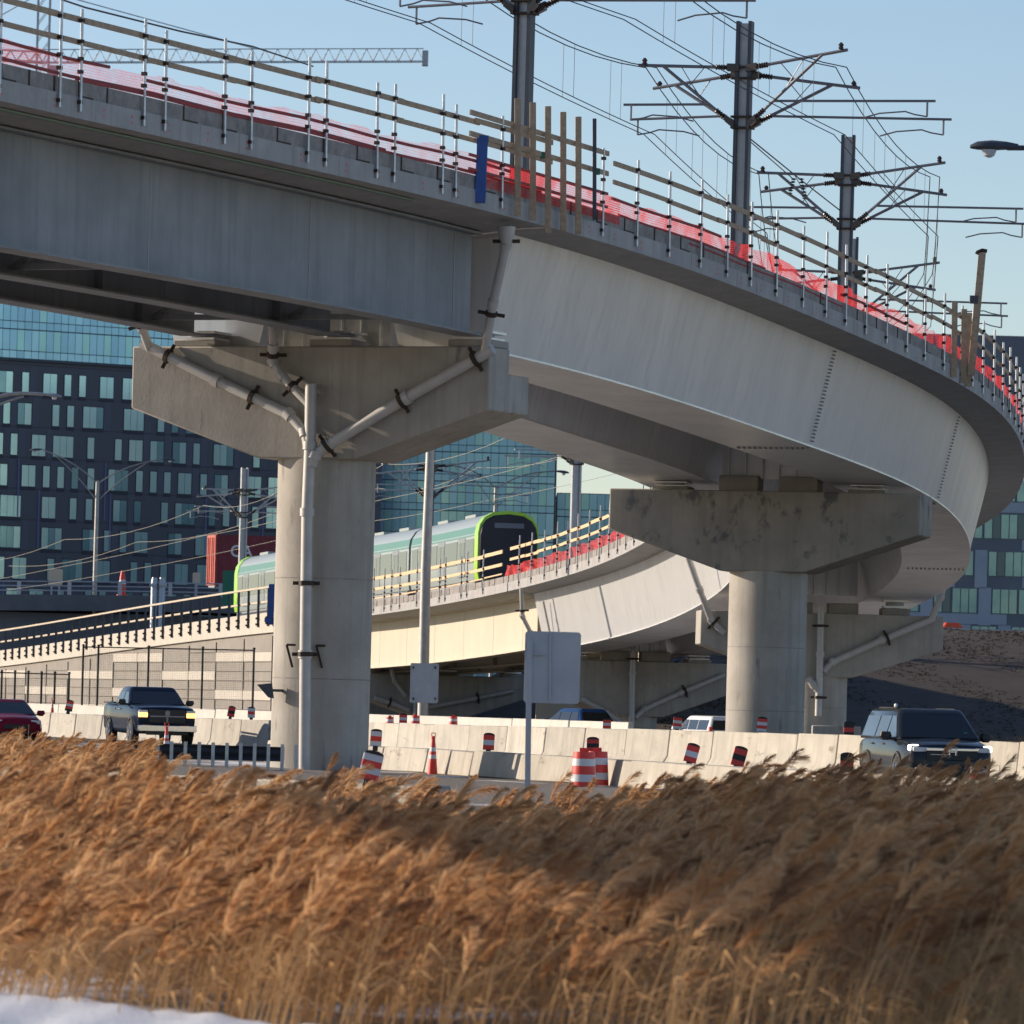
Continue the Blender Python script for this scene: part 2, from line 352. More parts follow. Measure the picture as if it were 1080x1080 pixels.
# ================================================================ viaduct superstructure
W=5.6
def slab(Ys,root,depth=.12):
    b=MB(); b.sweep([(W,0),(W,.4),(-W,.4),(-W,0),(-4.9,-.03),(-3.6,-depth-.06),(3.6,-depth-.06),(4.9,-.03)],Ys); s=b.build('deck_slab',M['deck'],root,bevel=0)
    b=MB(); b.sweep([(W-.03,.4),(W-.03,.7),(W-.34,.7),(W-.34,.4)],Ys); b.build('kerb',M['curb'],root)
    b=MB(); b.sweep([(-W+.03,.4),(-W+.03,.7),(-W+.34,.7),(-W+.34,.4)],Ys); b.build('kerb',M['curb'],root)
    rnd=random.Random(int(Ys[0])); cut=MB(); fj=MB(); rd=MB(); Y=Ys[0]+1
    while Y<Ys[-1]-.5:
        for sg in (1,-1):
            t=(D(Y+.5,sg*W)-D(Y-.5,sg*W))/1.; cut.boxf(D(Y,sg*(W-.025),.55),t.normalized()*rnd.uniform(.012,.035),Vector((-t.y,t.x,0)).normalized()*.01,(0,0,.15))
            if rnd.random()<.4: cut.boxf(D(Y+.25,sg*(W-.025),.42),t.normalized()*.3,Vector((-t.y,t.x,0)).normalized()*.012,(0,0,.018))
            if rnd.random()<.6: fj.boxf(D(Y+.6,sg*W,.2),t.normalized()*.006,Vector((-t.y,t.x,0)).normalized()*.004,(0,0,.19))
            for z in (.14,.26): rd.boxf(D(Y+.9,sg*W,z),t.normalized()*.02,Vector((-t.y,t.x,0)).normalized()*.004,(0,0,.025))
        Y+=rnd.uniform(.9,2.2)
    cut.build('kerb_joint',M['clamp'],s); fj.build('form_joint',M['curb'],s); rd.build('paint_mark',M['redo'],s)
    return s
def igirder(o,Ys,root,top,bot,m,stiff=4.,sides=(-1,1)):
    b=MB(); e=.02
    b.sweep([(o+e,top),(o+e,bot+.04),(o+.32,bot+.04),(o+.32,bot),(o-.32,bot),(o-.32,bot+.04),(o-e,bot+.04),(o-e,top)],Ys)
    b.sweep([(o+.28,top+.0),(o+.28,top+.05),(o-.28,top+.05),(o-.28,top)],Ys)
    g=b.build('plate_girder',m,root)
    b=MB(); Y=Ys[0]+3.1
    while Y<Ys[-1]-.5:
        t=(D(Y+.02,0)-D(Y-.02,0)); t.z=0; t.normalize(); sg=1 if o>0 else -1; nr=(D(Y,1)-D(Y,0)); b.boxf(D(Y,o+sg*.02,(top+bot)/2),t*.018,nr*.006,(0,0,(top-bot)/2-.05)); Y+=6.3
    b.build('weld_seam',M['bolt'],g)
    Y=Ys[0]+.4
    while Y<Ys[-1]:
        b=MB()
        p=D(Y,o,0); q=D(Y,o+.2,0); ax=(q-p)/2; t=Vector((-ax.y,ax.x,0)).normalized()*.012
        for s in sides:
            b.boxf(D(Y,o+s*(.02+.1),(top+bot)/2),ax,t,(0,0,(top-bot)/2-.05))
            b.build('web_stiffener',m,g); b=MB()
        Y+=stiff
    return g
def tub(sgn,Ys,root,m,top=-.06,bot=-2.62):
    b=MB(); P1=[(4.45,top),(3.85,bot),(1.75,bot),(1.15,top)]; P1=[(sgn*o,z) for o,z in P1]
    b.sweep(P1,Ys); g=b.build('box_girder',m,root)
    b=MB(); b.sweep([(sgn*3.93,bot-.002),(sgn*3.93,bot-.045),(sgn*1.67,bot-.045),(sgn*1.67,bot-.002)],Ys); b.build('bottom_flange',m,g)
    b=MB(); b.sweep([(sgn*4.62,top+.002),(sgn*4.62,top+.04),(sgn*4.2,top+.04),(sgn*4.2,top+.002)],Ys); b.build('top_flange',m,g)
    return g
def splice(g,sgn,Y,m,bot=-2.62,face=1):
    # bolted field splice: a cover strip and its bolts on the outer web
    b=MB(); A=D(Y,sgn*4.43,-.12); B=D(Y,sgn*3.875,bot+.08); t=(D(Y+1,0)-D(Y,0)); t.z=0; t.normalize(); dn=(B-A).normalized(); nrm=t.cross(dn)*sgn
    if nrm.dot((D(Y,sgn*6)-D(Y,0)))<0: nrm=-nrm
    N=26
    for k in range(N):
        for o in (-.07,.07):
            c=A+(B-A)*(k+.5)/N+t*o+nrm*.03; b.boxf(c,t*.02,dn*.02,nrm*.022)
    for k in range(14):
        for o in (-.07,.07):
            c=D(Y,sgn*(3.8-2*k/14),bot-.07)+t*o; b.boxf(c,t*.028,(D(Y,1)-D(Y,0))*.028,(0,0,.025))
    b.build('bolt_row',M['bolt'],g)
# --- near approach span with plate girders
Ya=frange(20,131.3,2.5)  # the out-of-view stretch follows the bend made for its shadow
s1=thing('viaduct_span','straight viaduct span on plate girders crossing the upper left of the scene','viaduct',D(90,0,0))
slab(Ya,s1)
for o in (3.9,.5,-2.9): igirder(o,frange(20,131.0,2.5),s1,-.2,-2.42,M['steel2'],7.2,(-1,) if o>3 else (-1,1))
for Y in (66,84,102,118,129):
    for o1,o2 in ((-2.9,.5),(.5,3.9)):
        b=MB()
        b.bar(D(Y,o1+.1,-.5),D(Y,o2-.1,-.5),.12,.12); b.bar(D(Y,o1+.1,-2.2),D(Y,o2-.1,-2.2),.12,.12); b.bar(D(Y,o1+.1,-.5),D(Y,o2-.1,-2.2),.1,.1); b.bar(D(Y,o1+.1,-2.2),D(Y,o2-.1,-.5),.1,.1); b.build('cross_brace',M['steel2'],s1)
b=MB(); b.sweep([(5.2,-.035),(5.2,-.075),(5.08,-.075),(5.08,-.035)],frange(60,126,2.5)); b.build('drip_strip',mat('green_drip_edge',(.2,.27,.22),None),s1)
# --- the curved box girder spans
Yb=frange(131.45,263,1.6)
s2=thing('viaduct_span','long curved viaduct span on grey box girders bending away behind the second pier','viaduct',D(190,0,0))
slab(Yb,s2)
Yt=frange(131.9,262.9,1.6)
tr=tub(1,Yt,s2,M['steel']); tl=tub(-1,Yt,s2,M['steel'])
for Y in (153.3,171,200,232): splice(tr,1,Y,M['steel'])
for Y in (171,): splice(tl,-1,Y,M['steel'])
for Yd in (132.2,165,218,262):
    b=MB(); A=D(Yd,-1.4,-1.35); B=D(Yd,1.4,-1.35); h=(B-A)/2; t=Vector((-h.y,h.x,0)).normalized()
    b.boxf((A+B)/2,h,t*.03,(0,0,1.2)); d=b.build('pier_diaphragm',M['steel'],s2)
    b=MB()
    for k in range(6):
        b.boxf(D(Yd,-1.2+.48*k,-1.35)-t*.1,h*.012,t*.08,(0,0,1.18))
    b.build('rib',M['steel'],d)
# --- far plate girder span and ramp
Yc=frange(263.2,318,3)
s3=thing('viaduct_span','distant straight viaduct span with sunlit cream plate girders carrying the train','viaduct',D(290,0,0))
slab(Yc,s3)
for o in (3.9,.5,-2.9,-3.9): 
    if o==-2.9: continue
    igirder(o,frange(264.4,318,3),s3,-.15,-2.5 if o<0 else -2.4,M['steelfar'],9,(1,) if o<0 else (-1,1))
Yr=frange(318.3,520,4)
ramp=thing('approach_ramp','sloping ramp with grey panelled retaining wall and pale parapet left of the first pier','ramp',D(360,0,0))
b=MB(); vs=[]
b.sweep([(W,-.35),(W,.75),(W-.3,.75),(W-.3,.2),(-W+.3,.2),(-W+.3,.75),(-W,.75),(-W,-.35)],Yr); b.build('parapet',M['mseL'],ramp)
def wallsheet():
    b=MB()
    secs=[]
    for Y in Yr: secs.append([D(Y,-W+.18,-.3),Vector((*D(Y,-W+.18).xy,-.3)),Vector((*D(Y,W-.18).xy,-.3)),D(Y,W-.18,-.3)])
    b.loft(secs); w_=b.build('retaining_wall',M['mse'],ramp)
    # the pattern of pale blocks and the panel joints
    b=MB(); g=MB(); pl=8.; k=0; Y=319.2
    while Y<500:
        m=SX(Y,1); L=math.hypot(1,m); dY=pl/L
        p=D(Y,-W+.15); q=D(Y+dY,-W+.15); tv=(q-p); tv.z=0; top=min(p.z,q.z)-.4
        for r in range(10):
            z=.5+r*.53
            if z+.53>top: break
            if (r in (2,6) and k%4 in(0,1)) or (r in (0,4) and k%4 in (2,3)):
                c=(p+q)/2; c.z=z+.265; b.boxf(c,tv*.49,Vector((-tv.y,tv.x,0)).normalized()*.034,(0,0,.25))
            c=(p+q)/2; c.z=z; g.boxf(c,tv*.5,Vector((-tv.y,tv.x,0)).normalized()*.032,(0,0,.012))
        c=Vector(p); c.z=top/2; g.boxf(c,tv.normalized()*.015,Vector((-tv.y,tv.x,0)).normalized()*.034,(0,0,top/2))
        Y+=dY; k+=1
    b.build('pale_block',M['mseL'],w_); g.build('panel_joint',mat('joint_dark',(.12,.11,.1),None),w_)
wallsheet()
# ---- parapet railing on the ramp
rl=thing('ramp_railing','row of dark posts with pale wooden rails along the ramp parapet','railing',D(360,-W,.7))
Y=319.6; n=0
while Y<480 and n<72:
    b=MB(); b.bar(D(Y,-W-.06,.0),D(Y,-W-.06,2.05),.13,.13); p=b.build('post',M['mast'],rl)
    b=MB()
    for z in (.3,.62): b.box(D(Y,-W-.12,z-.15),(.17,.17,.11))
    b.build('bracket',M['clamp'],p)
    m=SX(Y,1); Y+=2.8/math.hypot(1,m); n+=1
for z,oo in ((2.06,-.12),(1.3,.02)):
    b=MB(); b.sweep([(-W+oo+.12,z),(-W+oo+.12,z+.1),(-W+oo,z+.1),(-W+oo,z)],frange(319.4,504,4)); b.build('rail',M['rail'],rl)
bp=thing('steel_post','dark blue steel bracket post at the upper end of the ramp railing','post',D(318.6,-W-.05,.1))
b=MB(); b.box(D(318.6,-W-.1,1.15),(.3,.25,2.2)); b.build('post',M['blue'],bp); b=MB(); b.box(D(318.6,-W-.25,.3),(.4,.3,.25)); b.build('foot_bracket',M['blue'],bp)
# ---- temporary guard rails bolted to the deck edges
def gr(name,label,side,Ys,rails,net,postZ=(.12,2.15),wm='wood',pm='galv',red=None,jit=0.,nm='net'):
    o=side*(W+.05); root=thing(name,label,'guardrail',D(Ys[len(Ys)//2],o,.4),None)
    b=MB(); 
    for Y in Ys:
        b=MB(); h=postZ[1]+random.uniform(-.12,.12); ln=random.uniform(-.03,.03)
        b.tube([D(Y,o,postZ[0]),D(Y,o-side*.02+ln*.5,h)],.03,8); p=b.build('post',M[pm],root)
        b=MB()
        for z in [.28,.86,1.08]+[r[0]+.04 for r in rails]:
            z+=random.uniform(-.04,.04)
            b.box(D(Y,o-side*.02,z),(.085,.1,.07),rz=-head(Y))
        b.build('clamp',M['clamp'],p)
    for z,h in rails:
        b=MB(); Yb_=rails_span[0]
        k=0
        for a,c in zip(rails_span[:-1],rails_span[1:]):
            yo=.035*(k%2); zo=random.uniform(-.02,.02)
            b.sweep([(o-side*(.05+yo),z+zo),(o-side*(.05+yo),z+h+zo),(o-side*(.09+yo),z+h+zo),(o-side*(.09+yo),z+zo)],frange(a,c+.25,1.2)); k+=1
        b.build('rail',M[wm],root)
    for (a,c,z) in (red or []):
        b=MB(); b.tube([D(y,o-side*.1,z+.02*math.sin(y)) for y in frange(a,c,1.5)],.035,6); b.build('lower_rail',M['redwood'],root)
    for (a,c,z0,z1) in net:
        rows=[]; 
        for y in frange(a,c,.35):
            top=z1+.035*math.sin(y*1.1)+.03*math.sin(y*4.1); col=[]
            for k in range(6):
                t=k/5; z=z0+(top-z0)*t; off=o-side*(.14+.05*math.sin(y*2.3+4*t)+.03*math.sin(y*5.7)*t)
                col.append((D(y,off,z),y*1.1,z))
            rows.append(col)
        uvsheet('netting',rows,M[nm],root)
    return root
pp=[(-25,70),(0,74),(63,100),(85,106),(152,120),(174,126),(237,140),(265,146),(325,152),(344,156),(398,166),(416,170),(467,178),(481,182),(530,195)]
Ys=[station(px,py,W+.05,60,131) for px,py in pp]; Ys=[y for y in Ys if y]
Ys=[96.5,97.6,101,102.2,105.2,106.4]+[y for y in Ys if y>108.5]
rails_span=frange(94,131.2,3.3)
gr('temporary_guardrail','steel tube guardrail with timber rails and faint pink netting, upper left deck edge',1,Ys,[(1.8,.11),(1.38,.1)],[(95,131.2,.6,1.12)],red=[(95,113.2,1.1),(95,124,.78),(114.5,129.5,1.0),(112,131,.74)],nm='netl')
pp=[(637,190),(673,205),(707,218),(740,232),(768,245),(793,258),(820,268),(848,280),(872,295),(893,305),(914,318),(936,328),(957,340),(976,352),(996,366),(1015,380),(1026,390),(1037,400),(1048,412),(1058,425)]
Yn=[station(px,py,W+.05,131,200) for px,py in pp]; Yn=[y for y in Yn if y]
y=Yn[-1]
while y<214: y+=2.3; Yn.append(y)
rails_span=frange(134.6,214,3.1)
gr('temporary_guardrail','steel tube guardrail with timber rails and bright red netting along the curved deck edge',1,Yn,[(1.8,.11),(1.36,.1)],[(134.4,214,.52,1.1)],red=[(134.6,141,1.05),(135,144,.72),(150,157,.9),(139,150,.6)])
pp=[(413,600),(422,598),(440,594),(446,592),(464,588),(470,586),(487,582),(493,580),(510,575)]
Yf=[station(px,py,-W-.05,264,318) for px,py in pp]; Yf=sorted([y for y in Yf if y]); y=Yf[-1]
while y<316: Yf+=[y+1.6,y+4.1]; y+=4.1
Yf=[y for y in Yf if y<317]
rails_span=frange(264.5,317.5,4)
gr('temporary_guardrail','steel tube guardrail with pale timber rails beside the train on the distant span',-1,Yf,[(1.75,.16),(1.2,.14),(.8,.06)],[],postZ=(.1,2.2),wm='woodl',pm='mastl')
pp=[(548,560),(561,556),(575,552),(588,548),(599,544),(610,540),(622,534),(633,530),(643,526)]
Yf=sorted([y for y in [station(px,py,-W-.05,232,263.5) for px,py in pp] if y]); y=Yf[0]
while y>219: y-=2.4; Yf.insert(0,y)
rails_span=frange(216,262.5,3.2)
gr('temporary_guardrail','guardrail with pale timber rails and red netting on the far deck ahead of the train',-1,Yf,[(1.8,.14),(1.35,.12)],[(216,264,.5,1.15)],postZ=(.1,2.35),wm='woodl',pm='mastl')
# ---- timber uprights across the near joint
for k,(px,yt,yb) in enumerate([(546,104,228),(562,108,232),(578,112,246),(594,118,244),(610,123,247),(627,125,232)]):
    Y=station(px,yt,W+.12,126,140); p=D(Y,W+.13); dY=p.y
    lab=['tallest weathered timber upright on the deck joint beside the catenary mast','second timber upright from the mast on the deck joint','dark timber upright third from the mast on the deck joint','thin timber upright fourth from the mast on the deck joint','fifth timber upright from the mast on the deck joint','narrow grey end post of the timber uprights beside the curved guardrail'][k]
    A=P(px,yt,dY); B=P(px,yb,dY)
    b=MB(); b.bar(B,A,.14 if k<5 else .09,.06,up=(0,1,0)); o=b.build('timber_upright',M['wood'] if k<5 else M['mast'],None,org=B,bevel=.008); tag(o,lab,'timber',group='timber uprights on the deck joint')
hr=thing('joint_handrail','short run of timber rails tied across the deck joint','rail',D(131,W,1.4))
for z in (1.95,1.5,1.05,.75):
    b=MB(); b.bar(D(127.5,W+.03,z+.05),D(134.2,W+.03,z+.05),.04,.11 if z>1.2 else .06); b.build('rail',M['wood'] if z>1.2 else M['redwood'],hr)
rows=[[(D(y,W-.02,z),y*1.1,z) for z in (.5,.7,.9,1.1)] for y in frange(128,135,.4)]
uvsheet('netting',rows,M['net'],hr)
b=MB()
for y in (128.2,130.9,133.6): b.box(D(y,W+.02,1.52),(.16,.12,.14))
b.build('green_tie',M['sgreen'],hr)
q=D(128,W+.1); bb=thing('steel_post','bright blue steel bracket post on the near deck edge','post',P(508,213,q.y))
b=MB(); b.bar(P(506,214,q.y),P(509,143,q.y),.24,.18,up=(0,1,0)); b.build('post',M['blue'],bb,bevel=.01); b=MB(); b.bar(P(496,209,q.y),P(506,209,q.y),.16,.2); b.build('foot_bracket',M['blue'],bb)
# timber posts on the far bend, with the leaning hooked one
for k,(px,yt,yb) in enumerate([(1007,318,398),(1017,326,404),(1022,330,408)]):
    Y=station(px,yb,W+.12,150,190); p=D(Y,W+.13)
    b=MB(); b.bar(P(px-1,yb,p.y),P(px,yt,p.y),.16,.07,up=(0,1,0)); o=b.build('timber_upright',M['wood'],None,org=P(px,yb,p.y)); tag(o,['left one of the three short timber posts on the bend','middle one of the three short timber posts on the bend','right one of the three short timber posts on the bend'][k],'timber',group='timber posts on the bend')
Y=station(1022,395,W+.15,150,190); p=D(Y,W+.2)
t=thing('hooked_timber','tall leaning timber with a dark hook at its tip on the bend','timber',P(1024,395,p.y))
b=MB(); b.bar(P(1024,396,p.y),P(1036,266,p.y),.2,.07,up=(0,1,0)); b.build('board',M['wood'],t)
b=MB(); b.tube([P(1041,265,p.y),P(1036,264,p.y),P(1031,266,p.y),P(1030,268,p.y)],.06,6); b.build('hook',M['clamp'],t)
b=MB(); b.box(P(1027,316,p.y),(.22,.14,.22)); b.build('box',M['mast'],t)
# ================================================================ piers
def pier(label,Yp,top,bot,endz,half,thick,half_bot=1.2,ledge=None,rad=1.1,off=0.,group='concrete hammerhead piers'):
    h=head(Yp); ax=Vector((math.cos(h),-math.sin(h),0)); tv=Vector((math.sin(h),math.cos(h),0)); c=Vector(D(Yp,off)); c.z=0
    root=thing('concrete_pier',label,'pier',c,group)
    b=MB(); z0=(lambda z:z)
    poly=[(-half,endz),(-half,top),(half,top),(half,endz),(half_bot,bot),(-half_bot,bot)]
    if ledge is None: b.prism(poly,c-tv*thick/2,ax,(0,0,1),tv*thick)
    else:
        b.prism(poly,c-tv*thick/2,ax,(0,0,1),tv*thick*.5)
        poly2=[(-half,endz),(-half,ledge),(half,ledge),(half,endz),(half_bot,bot),(-half_bot,bot)]
        b.prism(poly2,c+tv*.001,ax,(0,0,1),tv*thick*.5)
    cap=b.build('pier_cap',M['pier'],root,bevel=.035,seg=2)
    b=MB(); b.tube([c+Vector((0,0,-.6)),c+Vector((0,0,bot*.36)),c+Vector((0,0,bot*.70)),c+Vector((0,0,bot+.02))],rad,40); cl_=b.build('column',M['pier'],root)
    for q in (.3,.62):
        b=MB(); b.tube([c+Vector((0,0,bot*q-.012)),c+Vector((0,0,bot*q+.012))],rad+.003,40,False); b.build('form_line',M['curb'],cl_)
    def onface(px,py,o=.2):
        u,v=uv(px,py); d=Vector((u,1,v)); q=c-tv*(thick/2+o); n=-tv; s=(q-Vector((0,0,EYE))).dot(n)/d.dot(n); return Vector((0,0,EYE))+d*s
    return root,cap,c,ax,tv,onface
def clamp(parent,p,d,r=.17):
    b=MB(); d=Vector(d).normalized(); b.tube([Vector(p)-d*.05,Vector(p)+d*.05],r,10); a=d.cross(Vector((0,1,0))).normalized()
    b.bar(Vector(p)-a*.3+Vector((0,.12,0)),Vector(p)+a*.3+Vector((0,.12,0)),.05,.08); b.build('clamp',M['clamp'],parent)
def pipe(root,pts,r=.11,cl=(),name='drain_pipe'):
    b=MB(); b.tube(pts,r,12); 
    for i in range(1,len(pts)-1):
        d=(Vector(pts[i+1])-Vector(pts[i])).normalized(); b.tube([Vector(pts[i])-d*.09,Vector(pts[i])+d*.09],r*1.25,12)
    o=b.build(name,M['pipe'],root)
    for f in cl:
        i=int(f); t=f-i; a,c=Vector(pts[i]),Vector(pts[i+1]); clamp(o,a+(c-a)*t,c-a,r*1.35)
    return o
def bearing(root,c,ax,tv,o,zt,zb,along=0.,m='steel'):
    q=c+ax*o+tv*along; 
    b=MB(); h=zt-zb; hd=math.atan2(ax.y,ax.x)
    b.box((q.x,q.y,zb+h*.22),(1.05,.95,h*.44),hd); pl=b.build('bearing_plinth',M['pier'],root,bevel=.02)
    b=MB(); b.box((q.x,q.y,zb+h*.52),(.9,.8,h*.14),hd); b.lathe((q.x,q.y,zb),[(.32,h*.59),(.36,h*.7),(.32,h*.82)],16); b.box((q.x,q.y,zb+h*.91),(.95,.85,h*.16),hd); b.build('bearing',M[m],pl)
r1,c1,ce,ax,tv,of=pier('tall sunlit pier with a stepped hammerhead cap and forked drain pipes, nearest the reeds',132,9.5,7.0,8.1,4.42,2.2,ledge=8.95)
for o in (3.9,.5,-2.9): bearing(r1,ce,ax,tv,o,9.86,9.5,-.55)
for o in (2.8,-2.8): bearing(r1,ce,ax,tv,o,9.32,8.95,.55)
pipe(r1,[of(150,362,.2),of(228,401,.2),of(305,437,.2),of(322,456,.25),of(325,470,.3)],.12,(.35,1.5,))
pipe(r1,[of(146,336,.75),of(150,346,.6),of(158,368,.22)],.1,(.6,))
pipe(r1,[of(288,335,.6),of(288,366,.4),of(288,382,.22),of(297,396,.2),of(325,425,.25)],.1,(1.5,3.4))
pipe(r1,[of(328,405,.28),of(327,470,.28),of(324,540,.28),of(322,690,.28),of(321,830,.28)],.13,(2.5,3.0,))
pipe(r1,[of(520,368,.2),of(428,420,.2),of(345,470,.2),of(332,480,.25),of(328,492,.28)],.13,(.2,1.05,2.0))
pipe(r1,[of(534,238,1.2),of(534,258,1.1),of(520,320,.6),of(511,373,.22)],.1,(.8,2.2))
b=MB(); b.lathe(of(534,245,1.2),[(.1,-.25),(.17,-.1),(.2,.12)],12); b.build('drain_funnel',M['pipe'],r1)
b=MB()
for dx in (-.36,.3):
    q=of(322,690,.1)+Vector((dx,0,0)); b.bar(q+Vector((-.06,0,.2)),q+Vector((.08,0,-.3)),.05,.05); b.bar(q+Vector((-.06,0,.2)),q+Vector((.14,0,.2)),.05,.05)
b.build('pipe_bracket',M['clamp'],r1)
r2,c2,ce,ax,tv,of=pier('round shaded pier with a stained hammerhead cap under the bend',165,7.8,5.55,6.65,4.4,2.1)
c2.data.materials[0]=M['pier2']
for o in (2.8,-2.8): bearing(r2,ce,ax,tv,o,8.05,7.8)
b=MB()
for o in (-.85,.85): q=ce+ax*o; b.box((q.x,q.y,8.02),(1.1,.9,.44),math.atan2(ax.y,ax.x))
b.build('shear_block',M['pier'],r2,bevel=.02)
r3,c3,ce,ax,tv,of=pier('pier with a long sloping drain pipe behind the round shaded pier',218,5.35,3.0,4.1,4.5,2.1)
for o in (2.8,-2.8): bearing(r3,ce,ax,tv,o,5.95,5.35)
b=MB()
for o in (-.85,.85): q=ce+ax*o; b.box((q.x,q.y,5.55),(1.1,.9,.4),math.atan2(ax.y,ax.x))
b.build('shear_block',M['pier'],r3,bevel=.02)
pipe(r3,[of(866,640,.3),of(865,690,.3),of(863,755,.3)],.13,(.4,1.7))
pipe(r3,[of(986,652,.2),of(930,675,.2),of(878,698,.2),of(868,708,.25)],.13,(.9,))
pipe(r3,[of(998,610,.6),of(992,630,.5),of(983,652,.22)],.12)
pipe(r3,[of(852,715,.25),of(858,722,.28),of(864,730,.3)],.13)
pipe(r3,[of(726,588,.7),of(738,622,.5),of(750,654,.2),of(764,668,.2)],.12,(2.2,))
r4,c4,ce,ax,tv,of=pier('low dark pier with drain pipes under the distant deck joint',262,3.75,1.3,2.5,4.5,2.1)
for o in (2.8,-2.8): bearing(r4,ce,ax,tv,o,4.1,3.75,-.5)
b=MB()
for o in (-.85,.85): q=ce+ax*o-tv*.3; b.box((q.x,q.y,3.98),(1.3,.9,.44),math.atan2(ax.y,ax.x))
b.build('shear_block',M['pier'],r4,bevel=.02)
pipe(r4,[of(668,672,.3),of(667,710,.3),of(666,768,.3)],.13,(.6,))
pipe(r4,[of(764,712,.2),of(718,731,.2),of(680,748,.2),of(670,757,.25)],.13,(.9,))
pipe(r4,[of(613,737,.2),of(640,752,.2),of(664,768,.25)],.13)
pipe(r4,[of(550,620,1.2),of(551,650,1.0),of(560,668,.7),of(566,690,.3)],.1,(.8,))
pipe(r4,[of(573,634,1.0),of(580,668,.5),of(582,690,.3)],.05)
r5,c5,ce,ax,tv,of=pier('lowest pier half hidden behind the lamp pole with the small sign',303,3.1,.9,2.0,4.5,2.1)
for o in (3.9,.5,-3.9): bearing(r5,ce,ax,tv,o,3.55,3.1)
pipe(r5,[of(395,736,.2),of(415,742,.2),of(432,749,.25)],.13,(.8,))
pipe(r5,[of(541,729,.2),of(500,737,.2),of(452,746,.25)],.13,(.9,))
pipe(r5,[of(413,705,.5),of(416,718,.4),of(428,734,.25)],.12)
pipe(r5,[of(439,700,.3),of(438,770,.3)],.13)
# abutment behind the last pier
b=MB(); b.boxf(D(318.2,0,-3.2),(D(318.2,W-.2)-D(318.2,0)),(D(319,0)-D(318,0))*.4,(0,0,2.7)); o=b.build('bridge_abutment',M['pier'],None,org=D(318.2,0,-5.5)); tag(o,'shaded concrete abutment wall where the distant span meets the ramp','abutment')
# ================================================================ overhead line
def axes(Y):
    h=head(Y); return Vector((math.cos(h),-math.sin(h),0)),Vector((math.sin(h),math.cos(h),0))
def mast(Y,label,m,hm=9.5,dz=0.,arms=(1,1),am=None,dark=True):
    ax,tv=axes(Y); c=D(Y,0,.35); root=thing('catenary_mast',label,'mast',c,'catenary masts on the viaduct'); am=am or M['arm']
    b=MB(); hh=hm-.35; up=Vector((0,0,1)); mid=c+up*hh/2
    for s in (-1,1): b.boxf(mid+ax*s*.17,ax*.045,tv*.17,up*hh/2)
    o=b.build('column',m,root)
    b=MB(); b.boxf(mid-tv*.02,ax*.125,tv*.03,up*(hh/2-.05)); b.build('web',M['mastl'],o)
    b=MB(); b.boxf(c+up*.05,ax*.4,tv*.4,up*.06); b.build('base_plate',M['galv'],o)
    q=D(Y,0,0)
    for s in (-1,1):
        if not arms[(s+1)//2]: continue
        out=3.05 if s>0 else 2.75; reg=4.75 if s>0 else 2.5
        for al in (-1,1):
            pt=lambda o,z,a=1.: q+ax*s*o+tv*al*(.18+.32*a)*1. + up*(z+dz)
            b=MB(); L0,L1=pt(.25,8.15-.08*al,0),pt(out,(8.2-.42*al if s>0 else 8.0-.22*al),2.2)
            b.tube([L0,L1],.045,8)
            A0=pt(.3,6.75,.2); A1=L0.lerp(L1,.74); b.tube([A0,A1],.045,8)
            R0=A0.lerp(A1,.25-.06*al); R1=R0+ax*s*(reg+.2*al)+tv*al*.4; R1.z=R0.z-.05; b.tube([R0,R1],.035,8)
            b.tube([L0.lerp(L1,.3),A0.lerp(A1,.62)],.014,6); b.tube([L0.lerp(L1,.55),A0.lerp(A1,.45)+Vector((0,0,-.02))],.014,6)
            E=R1-ax*s*.22; b.tube([E,E-up*.42],.03,6)
            b.tube([E-up*.42,E-up*.36-ax*s*.35,E-up*.28-ax*s*.6,E-up*.33-ax*s*1.3,E-up*.45-ax*s*1.75],.022,6)
            a=b.build('cantilever_arm',am,root)
            for (u,v) in ((L0,L1),(A0,A1)):
                b=MB(); d=(v-u).normalized()
                b.boxf(u+d*.0,d*.16,ax.cross(up)*.1,up*.1)
                for k in range(5): b.tube([u+d*(.15+.07*k),u+d*(.19+.07*k),u+d*(.22+.07*k)],[.05,.085,.05],8)
                b.build('insulator',M['ins'],a)
            b=MB(); b.lathe(L1-ax*s*.18,[(.03,0),(.08,.05),(.05,.09),(.08,.13),(.03,.2)],8); b.build('insulator',M['ins'],a)
    b=MB()
    for z in (6.6,6.9,7.95,8.25): b.boxf(q+up*(z+dz),ax*.29,tv*.23,up*.025)
    b.build('mounting_band',M['clamp'],root)
    return root
near=[(122,''),(142,'dark catenary mast behind the timber uprights, its top cut off by the frame'),(160,'dark catenary mast with a pale web standing alone in the middle of the sky'),(182,'shorter dark catenary mast with arms to the left and right over the bend'),(208,'partly hidden catenary mast behind the guardrail on the far bend')]
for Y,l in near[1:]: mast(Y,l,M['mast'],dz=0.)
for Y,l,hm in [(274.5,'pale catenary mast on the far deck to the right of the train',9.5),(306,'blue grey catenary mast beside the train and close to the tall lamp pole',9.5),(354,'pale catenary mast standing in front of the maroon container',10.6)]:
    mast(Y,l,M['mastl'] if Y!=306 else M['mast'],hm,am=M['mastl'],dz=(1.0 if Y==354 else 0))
mY=[104,122,142,160,182,208,228,250,274.5,306,330,354,400,450]
wires=[(1,2.55,'right inner'),(1,2.85,'right outer'),(-1,2.45,'left inner'),(-1,2.75,'left outer')]
